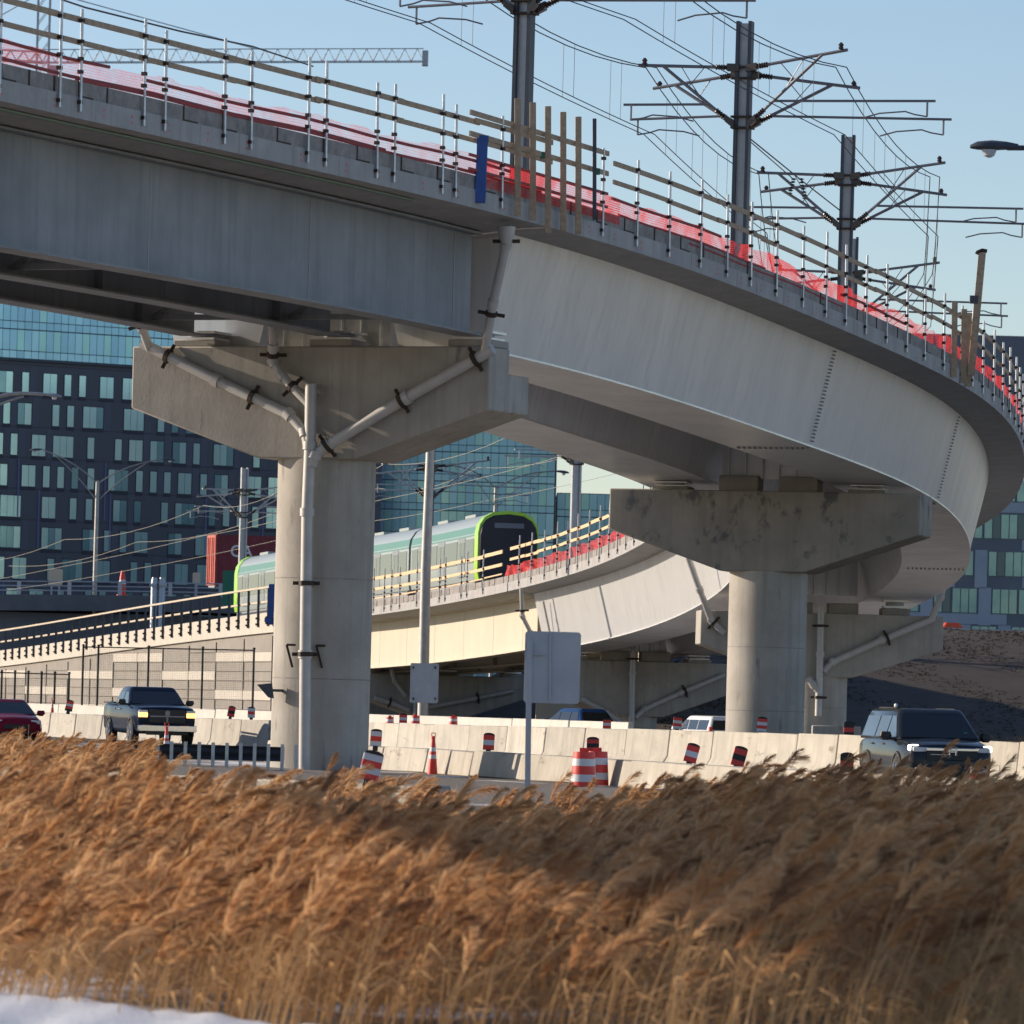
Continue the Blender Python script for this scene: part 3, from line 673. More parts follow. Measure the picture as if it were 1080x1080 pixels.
for s,o,l in wires:
    root=thing('overhead_wire','black overhead line pair running along the %s side of the masts'%l,'overhead wire',D(142,s*o,6.4),'overhead wires')
    for part,zz,sag,rad in (('messenger_wire',8.25,.55,.016),('contact_wire',6.42,.08,.014)):
        for far in (0,1):
            b=MB(); pts=[]
            for a,c in zip(mY[:-1],mY[1:]):
                if (a>=250)!=bool(far) or (far and abs(o)>2.7): continue
                if not pts: pts=[D(a,s*o,zz)]
                for k in range(1,9):
                    t=k/8; Y=a+(c-a)*t; A,B=D(a,s*o,zz),D(c,s*o,zz); p=A.lerp(B,t); p.z-=4*sag*t*(1-t); pts.append(p)
            if not pts: continue
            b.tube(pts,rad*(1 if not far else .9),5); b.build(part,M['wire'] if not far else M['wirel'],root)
    for a,c in zip(mY[1:5],mY[2:6]):
        for t in (.17,.39,.61,.83):
            A,B=D(a,s*o,8.25),D(c,s*o,8.25); p=A.lerp(B,t); p.z-=4*.55*t*(1-t); A,B=D(a,s*o,6.42),D(c,s*o,6.42); q=A.lerp(B,t); q.z-=4*.08*t*(1-t)
            b=MB(); b.tube([p,q],.006,4,False); b.build('dropper',M['wire'],root)
# feeder with strain insulators reaching the mast over the bend, and the return wire along the guardrail
t=thing('feeder_cable','anchor cable with black strain insulators sloping down to the mast over the bend','cable',P(845,190,178))
b=MB(); b.tube([P(792,147,160.5),P(845,190,174),P(886,222,181)],.02,5); b.tube([P(792,150,160.5),P(838,190,174)],.016,5); b.build('cable',M['wire'],t)
b=MB()
for k in range(6): b.lathe(P(837+k*.0-k*.8,190+k*3.0,174),[(.03,0),(.09,.03),(.03,.06)],8)
for k in range(7): b.lathe(P(845+k*.7,190+k*3.4,174),[(.03,0),(.1,.03),(.03,.06)],8)
b.build('strain_insulator',M['ins'],t)
b=MB(); b.tube([P(60,-2,112),P(90,8,115),P(190,33,120),P(266,49,127),P(330,70,140)],.02,5); o=b.build('earth_wire',M['wire'],None,org=P(190,33,120)); tag(o,'single thin dark wire with clips sagging above the upper left guardrail','wire')
# ================================================================ tower crane
YC=900
cr=thing('tower_crane','pale lattice tower crane jib reaching across the sky at the upper left','crane',(P(45,300,YC).x,YC,0))
def lattice(b,A,B,wd,ht,n,r):
    A,B=Vector(A),Vector(B); d=(B-A)/n; side=d.cross(Vector((0,0,1))).normalized()*wd/2; up=side.cross(d).normalized()*ht
    if up.z<0: up=-up
    for q in (side,-side,up): b.bar(A+q,B+q,r*2,r*2)
    for i in range(n):
        p=A+d*i; m=A+d*(i+.5); e=A+d*(i+1)
        for s in (side,-side): b.bar(p+s,m+up,r,r); b.bar(m+up,e+s,r,r)
        b.bar(p+side,p-side,r,r)
b=MB(); A=P(45,66,YC); Bp=P(447,65,YC); lattice(b,A,Bp,1.7,2.0,30,.075); b.box(Bp+Vector((.2,0,.5)),(.9,1.6,2.3)); b.build('jib',M['crane'],cr)
b=MB(); lattice(b,A,A+Vector((-18,0,.5)),1.7,1.6,9,.14); b.box(A+Vector((-17,0,-1.2)),(3,1.8,2.4)); b.build('counter_jib',M['crane'],cr)
b=MB(); tx=A.x
for sx in (-.9,.9):
    for sy in (-.9,.9): b.bar((tx+sx,YC+sy,0),(tx+sx,YC+sy,A.z+11),.2,.2,up=(1,0,0))
z=0
while z<A.z+9:
    for sy in (-.9,.9): b.bar((tx-.9,YC+sy,z),(tx+.9,YC+sy,z+2.6),.1,.1)
    z+=2.6
b.build('tower',M['crane'],cr)
b=MB(); b.tube([Vector((tx,YC,A.z+11)),A.lerp(Bp,.56)+Vector((0,0,2))],.09,5); b.tube([Vector((tx,YC,A.z+11)),A+Vector((-15,0,2))],.09,5); b.build('pendant_tie',M['crane'],cr)
b=MB(); b.box((tx+1.9,YC-.5,A.z-1.6),(1.8,1.8,2.2)); b.build('cab',M['alu'],cr)
# ================================================================ street lamps
def lamp_head(root,p,d,L=.8,on=False):
    d=Vector(d).normalized(); up=Vector((0,0,1)); b=MB(); sd_=d.cross(up).normalized(); secs=[]
    for t,w,h0,h1 in ((0,.05,-.04,.05),(.25,.1,-.05,.09),(.55,.17,-.06,.11),(.85,.13,-.05,.09),(1,.04,-.03,.03)):
        secs.append([p+d*L*t+sd_*math.cos(a)*w*L/.8+up*(h1 if math.sin(a)>0 else -h0)*math.sin(a)*L/.8 for a in [2*math.pi*k/10 for k in range(10)]])
    b.loft(secs); h=b.build('lamp_head',M['mastl'] if L<1 and not on else M['mast'],root)
    b=MB(); q=p+d*L*.6-up*.05*L/.8; b.lathe(q,[(.03*L/.8,-.13*L/.8),(.09*L/.8,-.1*L/.8),(.13*L/.8,0)],10); b.build('lens',M['lamplens'],h)
def arcpts(a,b,bow):
    a,b=Vector(a),Vector(b); return [a.lerp(b,t)+Vector((0,0,1))*bow*math.sin(math.pi*t*.5)*(1-t)*2 for t in [k/8 for k in range(9)]]
def double_lamp(label,px,ytop,base,Y,ends,hl,r=.12):
    top=P(px,ytop,Y); root=thing('street_lamp',label,'street lamp',(top.x,Y,base),'tall street lamps')
    b=MB(); b.tube([(top.x,Y,base),top],[r*1.3,r],10); b.build('pole',M['pole'],root)
    for ex,ey in ends:
        e=P(ex,ey,Y); b=MB(); b.tube(arcpts(top-Vector((0,0,.25)),e,.55),.06,6); b.tube(arcpts(top-Vector((0,0,1.7)),e.lerp(top,.25)+Vector((0,0,.12)),.3),.045,6); b.build('arm',M['pole'],root)
        d=e-top; d.z=0; lamp_head(root,e,d+Vector((0,0,-.1*d.length)),hl)
double_lamp('thin double headed street lamp rising in front of the navy windows at the left',103,507,8,480,[(44,474),(172,484)],1.0,.15)
double_lamp('double headed street lamp directly behind the front of the train',523,512,3,430,[(478,491),(586,497)],1.0,.12)
root=thing('street_lamp','street lamp arm with a pale head reaching in from the left edge','street lamp',(P(-40,500,200).x,200,0))
b=MB(); t_=P(-40,440,200); b.tube([(t_.x,200,0),t_],.12,10); b.build('pole',M['pole'],root)
b=MB(); e=P(46,416,200); b.tube(arcpts(t_,e,.5),.06,8); b.tube(arcpts(t_-Vector((0,0,.5)),P(25,418,200),.3),.045,6); b.build('arm',M['pole'],root); lamp_head(root,e,(1,0,-.1),.62)
root=thing('street_lamp','dark street lamp head on an arm entering at the right edge of the sky','street lamp',(P(1260,300,100).x,100,0))
t_=P(1260,175,100); b=MB(); b.tube([(t_.x,100,0),t_],.13,12); b.build('pole',M['mast'],root)
b=MB(); e=P(1062,156,100); b.tube([t_,P(1180,164,100),P(1100,156,100),e],.045,8); b.build('arm',M['mast'],root); lamp_head(root,P(1074,155,100),(-1,0,-.02),.82,True)
# long pole with the little sign
YL=262
root=thing('lamp_pole','tall slim lamp pole with a small sign near its foot, right of the sunlit pier','lamp pole',(P(446,760,250).x,250,0))
b=MB(); b.tube([(P(446,760,250).x,250,-.1),P(449,600,250),P(454,470,250),P(458,330,250)],[.24,.22,.19,.15],14); b.build('pole',M['pole'],root)
def sheet(name,px0,py0,px1,py1,Y,m,root,th=.03,rad=.06):
    a,c=P(px0,py1,Y),P(px1,py0,Y); w_,h_=c.x-a.x,c.z-a.z; pts=[]
    for cx,cz,s0 in ((w_-rad,h_-rad,0),(rad,h_-rad,90),(rad,rad,180),(w_-rad,rad,270)):
        for k in range(4): an=R(s0+30*k); pts.append((cx+rad*math.cos(an),cz+rad*math.sin(an)))
    b=MB(); b.prism(pts,a,(1,0,0),(0,0,1),(0,th,0)); return b.build(name,m,root)
sg=sheet('sign_panel',432,700,463,741,249.65,M['alu'],root)
b=MB()
for px,py in ((436,704),(436,737),(459,704),(459,737)): b.box(P(px,py,249.6),(.06,.06,.1))
b.build('bolt',M['clamp'],sg)
# sign seen from behind on its own post
YS=88
root=thing('road_sign','blank back of a square blue grey road sign on a slim post','road sign',(P(557,830,YS).x,YS,-.2))
b=MB(); b.bar((P(557,830,YS).x,YS-.06,-.2),P(558.5,676,YS-.06),.085,.06,up=(0,1,0)); b.build('post',M['alu'],root)
sg=sheet('sign_panel',552,667,613,741,YS,M['alu'],root,.02,.05)
b=MB(); b.bar(P(580,740,YS-.03),P(580.5,668,YS-.03),.03,.02,up=(0,1,0)); b.bar(P(553,690,YS-.03),P(575,690.5,YS-.03),.05,.02); b.build('stiffener',M['alu'],sg)
# ================================================================ road barriers
def barrier_proto(L,H,tp=.09,bt=.3):
    b=MB(); prof=[(-bt,0),(-bt,.08),(-tp-.07,.3),(-tp,H),(tp,H),(tp+.07,.3),(bt,.08),(bt,0)]
    if H<.7: prof=[(-bt,0),(-bt+.1,H),(bt-.1,H),(bt,0)]
    b.loft([[(-L/2,y,z) for y,z in prof],[(L/2,y,z) for y,z in prof]])
    return b
def row(name,pts,L,H,m,labeler,group,zf=lambda x:0,tp=.09,bt=.3,bev=.02):
    pts=[Vector((*p,0)) for p in pts]; proto=None; objs=[]
    lens=[(b-a).length for a,b in zip(pts[:-1],pts[1:])]; tot=sum(lens); n=int(tot/L)
    def at(s):
        for a,b,l in zip(pts[:-1],pts[1:],lens):
            if s<=l: return a.lerp(b,s/l)
            s-=l
        return pts[-1]
    for i in range(n):
        a,b=at(i*L),at((i+1)*L); c=(a+b)/2; d=b-a
        px=540+c.x/c.y*F
        if not -40<px<1125: continue
        if proto is None: proto=barrier_proto(L-.05,H,tp,bt).build(name,m,None,org=(0,0,0),bevel=bev); o=proto
        else: o=proto.copy(); COL.objects.link(o)
        o.location=(c.x,c.y,zf(c.x)+random.uniform(-.012,.012)); o.rotation_euler=(0,random.uniform(-.004,.004),math.atan2(d.y,d.x)+random.uniform(-.012,.012)); objs.append((px,o))
    objs.sort(key=lambda t:t[0]); cnt={}
    for px,o in objs:
        k=labeler(px); cnt[k]=cnt.get(k,0)+1; tag(o,k%ORD[min(cnt[k]-1,19)],'barrier',group)
    return objs
def zoneA(px): return '%s jersey barrier from the left, '+('tall row left of the sunlit pier' if px<300 else 'tall row between sunlit and shaded round piers' if px<770 else 'tall row right of the shaded round pier')
row('jersey_barrier',[(-20.5,229),(-12.2,208),(6.6,158),(11.9,140),(15.2,128)],3.2,1.03,M['barrier'],zoneA,'tall concrete barriers behind the lane',lambda x:-.14+.2*max(0,min(1,(x+12)/19)))
row('median_barrier',[(-26,283),(-2,235),(5,217)],6,1.08,M['barrw'],lambda px:'%s pale median barrier from the left, behind the tall row','pale median barriers',lambda x:.05)
row('low_barrier',[(-6,153),(-3.3,143),(4.3,115),(10,94)],4.2,.56,M['barrier'],lambda px:'%s low concrete barrier from the left along the back of the gravel','low barriers behind the gravel',tp=.2,bt=.3)
row('low_barrier',[(-11,93.5),(-6.6,85),(-1,79),(-.2,78.2)],3.6,.5,M['barrier'],lambda px:'%s low concrete barrier from the left among the reeds by the sunlit pier','low barriers among the reeds',tp=.2,bt=.3)
# steel guardrail with pale posts
gr_=thing('road_guardrail','dark steel guardrail on short pale posts left of the sunlit pier','guardrail',(P(240,785,121).x,121,0))
A=PXY(140,786,.72); 
for k in range(12):
    p=P(152+k*14.6,781+k*.4,121); b=MB(); b.box((p.x,121,(p.z)/2),(.07,.1,max(.2,p.z))); b.build('post',M['galv'],gr_)
b=MB(); a=P(140,783.5,121.1); c=P(300,788,121.1)
b.loft([[q+Vector((0,dy,dz)) for dy,dz in ((0,0),(.05,-.06),(0,-.14),(.05,-.22),(0,-.3),(.03,-.3),(.08,-.22),(.03,-.14),(.08,-.06),(.03,0))] for q in (a,c)]); b.build('rail',mat('dark_rail_steel',(.06,.07,.09),None,rough=.45,metal=.5),gr_)
# ================================================================ traffic markers, drums, cones
def marker(px,py,s,tilt,label,cols,group='striped traffic markers on barriers'):
    Y=F/s; p=P(px,py,Y); root=thing('traffic_marker',label,'traffic marker',p,group,rz=random.uniform(-.2,.2)); root.rotation_euler[1]=R(tilt)
    w_=.27;n=len(cols);hh=.36
    b=MB(); mats=[M['redo'],M['silver'],M['black']]; ix={'o':0,'w':1,'k':2}
    for i,cc in enumerate(cols):
        b.cur=ix[cc]; b.box((0,0,hh*(i+.5)/n),(w_,.055,hh/n))
    b.build('panel',mats,root,org=(0,0,0))
    b=MB(); b.prism([(w_/2*math.cos(R(a)),.055*math.sin(R(a))) for a in range(0,181,20)],(0,-.035,hh),(1,0,0),(0,0,1),(0,.07,0)); b.build('cap',M['black'],root,org=(0,0,0))
    b=MB(); b.box((0,0,-.05),(.12,.1,.12)); b.build('foot',M['black'],root,org=(0,0,0))
for a in [(515,791,44,2,'upright striped marker on the low barrier right of the tall orange cone','owo'),
 (396,787,44,3,'striped marker half hidden by the right edge of the sunlit pier','wow'),
 (388,823,78,12,'large leaning striped marker in the reeds at the foot of the sunlit pier','owow'),
 (625,797,48,0,'upright black and orange marker on the low barrier behind the road drums','koko'),
 (727,804,50,14,'leaning striped marker on the low barrier under the left side of the round pier','owo'),
 (777,808,52,14,'leaning striped marker with a black cap on the low barrier below the round pier','oko'),
 (893,815,52,0,'striped marker on the low barrier beside the wheel of the large dark car','kok'),
 (1030,829,54,2,'pale striped marker in front of the bumper of the large dark car','wow'),
 (714,769,34,4,'striped marker left of the round pier next to the white car','wowo'),
 (803,772,39,4,'striped marker on the tall barrier at the foot of the round pier','wowo'),
 (895,777,40,0,'dark topped striped marker on the tall barrier behind the large dark car','kok'),
 (640,771,32,0,'striped marker on the tall barrier right of the road sign','wowo'),
 (72,750,29,10,'leaning striped marker between the maroon car and the dark pickup','kowo'),
 (243,756,28,10,'leaning striped marker right of the dark pickup','oko'),
 (265,757,28,0,'bright orange banded marker right of the dark pickup close to the sunlit pier','wow'),
 (425,765,31,0,'striped marker among the orange drums left of the lamp pole','wowo')]: marker(a[0],a[1],a[2],a[3],a[4],a[5])
def drum(px,py,s,label,sc=1.,group='orange road drums'):
    Y=F/s; p=P(px,py,Y); root=thing('road_drum',label,'road drum',p,group)
    b=MB(); bands=[(.29,0,.2,0),(.28,.2,.36,1),(.27,.36,.55,0),(.26,.55,.71,1),(.25,.71,.86,0)]
    for r,z0,z1,mi in bands: b.cur=mi; b.lathe((0,0,0),[(r*sc,z0*sc),((r-.012)*sc,z1*sc)],20)
    b.build('body',[M['redo'],M['silver']],root,org=(0,0,0))
    b=MB(); b.lathe((0,0,0),[(.31*sc,-.02),(.31*sc,.05*sc)],20); b.build('base_ring',M['black'],root,org=(0,0,0))
    b=MB(); b.box((0,0,.9*sc),(.2*sc,.04,.1*sc)); b.build('handle',M['redo'],root,org=(0,0,0))
drum(615,834,53,'large striped orange road drum nearest the camera, right of the road sign',.9)
drum(629,831,51,'striped orange road drum half hidden behind the larger drum',.88)
drum(478,770,27,'small orange road drum alone behind the tall barrier right of the lamp pole',.62)
drum(411,770,27,'leftmost small orange road drum behind the tall barrier near the sunlit pier',.6)
drum(438,770,27,'small orange road drum touching the left side of the lamp pole',.66)
def cone(px,py,s,label,h=1.05,top=None):
    Y=F/s; p=P(px,py,Y); root=thing('traffic_cone',label,'traffic cone',p,'tall slim traffic cones')
    b=MB(); seq=[(.13,.09,0,.45,0),(.09,.08,.45,.55,1),(.08,.075,.55,.63,0),(.075,.065,.63,.73,1),(.065,.045,.73,.9,0),(.045,.05,.9,1,0)]
    for ra,rb,z0,z1,mi in seq: b.cur=mi; b.lathe((0,0,0),[(ra*h,z0*h),(rb*h,z1*h)],16)
    b.build('body',[M['redo'],M['silver']],root,org=(0,0,0))
    b=MB(); b.box((0,0,.02),(.4,.4,.06)); b.build('base',M['black'],root,org=(0,0,0))
    b=MB(); b.tube([(-.04,0,h),(-.04,0,h+.07),(.04,0,h+.07),(.04,0,h)],.014,6); b.build('handle',M['redo'],root,org=(0,0,0))
cone(456,820,46,'tall orange and white cone standing on the gravel',.95)
cone(175,800,50,'tall orange and white cone in front of the dark pickup',.68)
cone(55,753,27,'thin orange cone between the maroon car and the pickup, behind the barriers',.55)
# ================================================================ vehicles (front towards -Y in their own frame)
def ring(y0,y1,w_,z,r):
    pts=[]
    for cx,cy,a0 in ((w_-r,y1-r,0),(-w_+r,y1-r,90),(-w_+r,y0+r,180),(w_-r,y0+r,270)):
        for k in range(4): a=R(a0+30*k); pts.append((cx+r*math.cos(a),cy+r*math.sin(a),z))
    return pts
def quad(b,pts,th=.012):
    p=[Vector(q) for q in pts]; n=(p[1]-p[0]).cross(p[3]-p[0]).normalized()*th
    b.add([q-n for q in p]+[q+n for q in p],[(0,1,2,3),(7,6,5,4),(0,1,5,4),(1,2,6,5),(2,3,7,6),(3,0,4,7)])
def car(name,label,cat,loc,rz,pm,st,gh,wh,front,sidecuts,mirror,trim='black',group=None):
    root=thing(name,label,cat,loc,group,rz); O=(0,0,0)
    b=MB(); secs=[]
    for y,w_,zb,zt in st:
        zm=(zb+zt)/2
        secs.append([(-w_*.86,y,zb),(-w_*.97,y,zb+.1),(-w_,y,zm),(-w_*.985,y,zt-.14),(-w_*.93,y,zt-.03),(-w_*.8,y,zt+.0),(-w_*.4,y,zt+.025),(0,y,zt+.035),(w_*.4,y,zt+.025),(w_*.8,y,zt+.0),(w_*.93,y,zt-.03),(w_*.985,y,zt-.14),(w_,y,zm),(w_*.97,y,zb+.1),(w_*.86,y,zb)])
    b.loft(secs); bd=b.build('body',pm,root,org=O,bevel=.06,seg=3)
    (z0,a0,c0,w0),(z1,a1,c1,w1),(z2,a2,c2,w2)=gh
    b=MB(); b.loft([ring(a0,c0,w0,z0,.12),ring(a1,c1,w1,z1,.12),ring(a2*.75+a1*.25,c2*.75+c1*.25,w2+.02,z2-.03,.12),ring(a2+.12,c2-.12,w2-.1,z2,.1)]); b.build('cabin',pm,root,org=O,bevel=.05,seg=2)
    lx=lambda t:w0+(w1-w0)*t; la=lambda t:a0+(a1-a0)*t; lc=lambda t:c0+(c1-c0)*t; lz=lambda t:z0+(z1-z0)*t
    b=MB(); quad(b,[(-lx(.08)+.07,la(.08)-.0,lz(.08)),(lx(.08)-.07,la(.08),lz(.08)),(lx(.97)-.08,la(.97),lz(.97)),(-lx(.97)+.08,la(.97),lz(.97))],.02); b.build('windscreen',M['glassd'],root,org=O)
    b=MB(); quad(b,[(-lx(.12)+.1,lc(.12),lz(.12)),(lx(.12)-.1,lc(.12),lz(.12)),(lx(.92)-.1,lc(.92),lz(.92)),(-lx(.92)+.1,lc(.92),lz(.92))],.02); b.build('rear_window',M['glassd'],root,org=O)
    for s in (-1,1):
        for (ya,yb) in sidecuts:
            t0,t1=.1,.93; fy=lambda y,t:max(la(t)+.14,min(lc(t)-.14,y))
            b=MB(); quad(b,[(s*lx(t0),fy(ya,t0),lz(t0)),(s*lx(t0),fy(yb,t0),lz(t0)),(s*lx(t1),fy(yb,t1),lz(t1)),(s*lx(t1),fy(ya,t1),lz(t1))],.014); b.build('side_window',M['glassd'] if pm!=M['suvp'] else M['cglass'],root,org=O)
    for s in (-1,1):
        for y in wh[1]:
            r=wh[0]; b=MB(); x=s*(st[3][1]-.1)
            b.tube([(x-.13,y,r),(x-.1,y,r),(x+.1,y,r),(x+.13,y,r)],[r*.9,r,r,r*.9],22); t=b.build('wheel',M['tyre'],root,org=O)
            b=MB(); b.tube([(x+s*.11,y,r),(x+s*.14,y,r)],[r*.68,r*.62],16); 
            for k in range(5): a=2*math.pi*k/5; b.bar((x+s*.145,y,r),(x+s*.145,y+r*.58*math.cos(a),r+r*.58*math.sin(a)),.05,.02,up=(1,0,0))
            b.build('rim',M['chrome'],t,org=O)
            b=MB(); b.tube([(s*(st[3][1]-.02),y+(r+.07)*math.cos(a),max(.25,r+(r+.07)*math.sin(a))) for a in [R(-10+200*k/12) for k in range(13)]],.045,6); b.build('wheel_arch',M['black'],root,org=O)
        y,z=mirror; b=MB(); b.loft([ring(-.1,.1,.06,-.09,.05),ring(-.11,.11,.14,0,.06),ring(-.09,.09,.11,.1,.06)]); 
        for i in range(len(b.v)): b.v[i]=(b.v[i][0]+s*(w0+.2),b.v[i][1]+y,b.v[i][2]+z)
        b.bar((s*(w0-.05),y,z-.06),(s*(w0+.2),y,z-.04),.05,.05); b.build('mirror',M[trim],root,org=O)
    for (pn,m,boxes) in front:
        for bx in boxes:
            b=MB()
            for c,sz in (bx if isinstance(bx,list) else [bx]): b.box(c,sz)
            b.build(pn,M[m],root,org=O,bevel=.015)
    return root
M['cglass']=mat('sky_tinted_side_glass',(.1,.13,.16),None,rough=.06,metal=.5)
gp=PXY(990,834,0.)
sv=car('parked_suv'.replace('parked_',''),'large dark slate car with lit white headlamps before the tall barriers at right','car',(P(975,800,132).x,132,0),R(10),M['suvp'],
 [(-2.47,.78,.34,.8),(-2.4,.9,.26,.97),(-2.2,.97,.23,1.03),(-1.3,1.0,.24,1.13),(0,1.0,.24,1.16),(1.8,.99,.25,1.16),(2.36,.95,.3,1.1),(2.47,.88,.4,1.0)],
 [(1.1,-1.42,2.43,.95),(1.66,-.62,2.22,.77),(1.8,-.4,2.1,.7)],(.37,(-1.45,1.4)),
 [('headlamp','lampon',[[((-.82,-2.36,.99),(.16,.1,.035)),((-.92,-2.28,.93),(.05,.14,.13))],[((.82,-2.36,.99),(.16,.1,.035)),((.92,-2.28,.93),(.05,.14,.13))]]),('headlamp','lamplens',[((-.7,-2.4,.9),(.34,.12,.1)),((.7,-2.4,.9),(.34,.12,.1))]),
  ('grille','black',[((0,-2.47,.78),(1.15,.06,.22))]),('grille_bar','chrome',[((0,-2.5,.91),(1.2,.05,.07)),((0,-2.49,.8),(1.0,.04,.03))]),('lower_intake','black',[((0,-2.46,.45),(1.3,.06,.16))]),
  ('emblem','chrome',[[((-.07,-2.53,.86),(.03,.03,.16)),((.07,-2.53,.86),(.03,.03,.16)),((0,-2.53,.86),(.12,.03,.03)),((0,-2.525,.95),(.2,.02,.015)),((0,-2.525,.77),(.16,.02,.015)),((-.1,-2.525,.86),(.015,.02,.18)),((.1,-2.525,.86),(.015,.02,.18))]]),
  ('fog_lamp','lamplens',[((-.75,-2.44,.46),(.14,.06,.09)),((.75,-2.44,.46),(.14,.06,.09))]),('roof_rail','black',[((-.66,.8,1.8),(.04,1.7,.04)),((.66,.8,1.8),(.04,1.7,.04))]),('antenna','white',[((-.3,1.6,1.86),(.06,.12,.08))]),
  ('door_handle','chrome',[((-1.0,-.1,1.0),(.04,.2,.04)),((-1.0,.95,1.0),(.04,.2,.04))]),('windscreen_sticker','sgreen',[((.62,-1.2,1.27),(.09,.03,.07))])],
 [(-1.15,-.18),(-.1,.85),(.93,2.1)],(-.95,1.17))
car('pickup_truck','dark navy pickup truck with lit amber lamps and black grille at left','pickup truck',(P(157,780,197).x,197,-.02),R(15),M['pickp'],
 [(-2.9,.84,.5,1.12),(-2.84,.96,.42,1.24),(-2.6,1.0,.4,1.29),(-1.35,1.02,.38,1.36),(0,1.02,.38,1.36),(1.2,1.02,.4,1.38),(2.8,1.02,.45,1.38),(2.92,1.0,.5,1.34)],
 [(1.33,-1.4,1.3,.96),(1.8,-.62,1.0,.8),(1.95,-.4,.8,.73)],(.42,(-1.85,1.8)),
 [('headlamp','lampw',[((-.8,-2.85,1.02),(.3,.14,.16)),((.8,-2.85,1.02),(.3,.14,.16))]),('headlamp','lamplens',[((-.8,-2.87,1.14),(.3,.1,.08)),((.8,-2.87,1.14),(.3,.1,.08))]),
  ('grille','black',[((0,-2.9,.98),(1.2,.1,.44))]),('grille_bar','bolt',[[((0,-2.96,.98),(1.15,.02,.05)),((0,-2.96,.98),(.06,.02,.4)),((0,-2.97,1.08),(.16,.02,.16))]]),('bumper','chrome',[((0,-2.95,.58),(1.95,.2,.2))]),('lower_intake','black',[((0,-2.93,.42),(1.4,.12,.12))]),('bed_rail','black',[((-.98,2.,1.4),(.1,1.7,.05)),((.98,2.,1.4),(.1,1.7,.05))]),
  ('door_handle','chrome',[((-1.02,-.05,1.2),(.04,.2,.05)),((-1.02,.85,1.2),(.04,.2,.05))])],
 [(-1.1,-.1),(0,.95)],(-1.0,1.42))
sed=[(-2.3,.68,.3,.62),(-2.2,.82,.22,.74),(-1.95,.88,.2,.82),(-1.0,.91,.2,.94),(0,.91,.2,.96),(1.4,.9,.2,.98),(2.2,.84,.25,.96),(2.32,.76,.35,.85)]
car('sedan','maroon sedan cut off by the left edge of the frame','car',(P(6,780,200).x,200,-.05),R(14),M['marp'],sed,[(.9,-1.15,1.95,.86),(1.33,-.25,1.1,.66),(1.44,-.05,.85,.6)],(.33,(-1.4,1.35)),
 [('headlamp','lamplens',[((-.66,-2.16,.68),(.34,.16,.13)),((.66,-2.16,.68),(.34,.16,.13))]),('grille','black',[((0,-2.3,.52),(.9,.06,.16))]),('lower_intake','black',[((0,-2.28,.32),(1.1,.06,.1))])],[(-.9,-.02),(.05,.8)],(-.75,.98),trim='marp')
car('hatchback','small dark blue car seen between the road sign and the barriers','car',(P(607,770,252).x,252,.02),R(208),M['bluep'],sed,[(.92,-1.2,2.1,.86),(1.45,-.35,1.6,.68),(1.58,-.1,1.4,.6)],(.33,(-1.4,1.35)),
 [('headlamp','lamplens',[((-.66,-2.16,.68),(.34,.16,.13)),((.66,-2.16,.68),(.34,.16,.13))]),('tail_lamp','redo',[((-.72,2.24,.9),(.22,.1,.16)),((.72,2.24,.9),(.22,.1,.16))])],[(-.9,-.02),(.05,.9),(.98,1.7)],(-.75,1.0),trim='bluep')
car('suv','white sports utility vehicle seen from behind, left of the round shaded pier','car',(P(747,770,236).x,236,-.2),R(200),M['whitep'],
 [(-2.35,.75,.34,.8),(-2.3,.86,.26,.92),(-2.1,.92,.23,.98),(-1.2,.95,.24,1.05),(0,.95,.24,1.06),(1.8,.94,.25,1.06),(2.25,.92,.3,1.03),(2.35,.86,.4,.95)],[(1.02,-1.3,2.33,.9),(1.5,-.5,2.18,.76),(1.64,-.3,2.05,.68)],(.36,(-1.4,1.35)),
 [('headlamp','lamplens',[((-.7,-2.25,.8),(.34,.16,.13)),((.7,-2.25,.8),(.34,.16,.13))]),('tail_lamp','redo',[((-.82,2.28,1.05),(.14,.12,.3)),((.82,2.28,1.05),(.14,.12,.3))]),('number_plate','silver',[((0,2.36,.75),(.4,.03,.14))])],[(-1.0,-.1),(-.02,.9),(.98,2.0)],(-.85,1.08),trim='whitep')
# ================================================================ train
TO=-1.9
tprof=[(-1.38,.72),(-1.46,1.1),(-1.46,2.9),(-1.38,3.3),(-1.15,3.65),(-.75,3.88),(0,3.97)]; tprof=tprof+[(-o,z) for o,z in tprof[:-1][::-1]]
tr_=thing('metro_train','white and teal train with lime framed black cab on the distant viaduct','train',D(300,TO,.7))
def tsec(sc=1.,dz=0.): return [(TO+o*sc,TZ+.72+(z-.72)*sc+dz) for o,z in tprof]
CY=[280.2,295.1,310,324.9,339.8]
TZ=.65
def side(b,Y0,Y1,z0,z1,out,s=-1):
    # a thin panel lying on the car side
    o=lambda z:1.46 if z<=2.9 else 1.46-(z-2.9)*.2
    b.sweep([(TO+s*(o(z0)+out),z0+TZ),(TO+s*(o(z1)+out),z1+TZ),(TO+s*(o(z1)-.03),z1+TZ),(TO+s*(o(z0)-.03),z0+TZ)],frange(Y0,Y1,1.5))
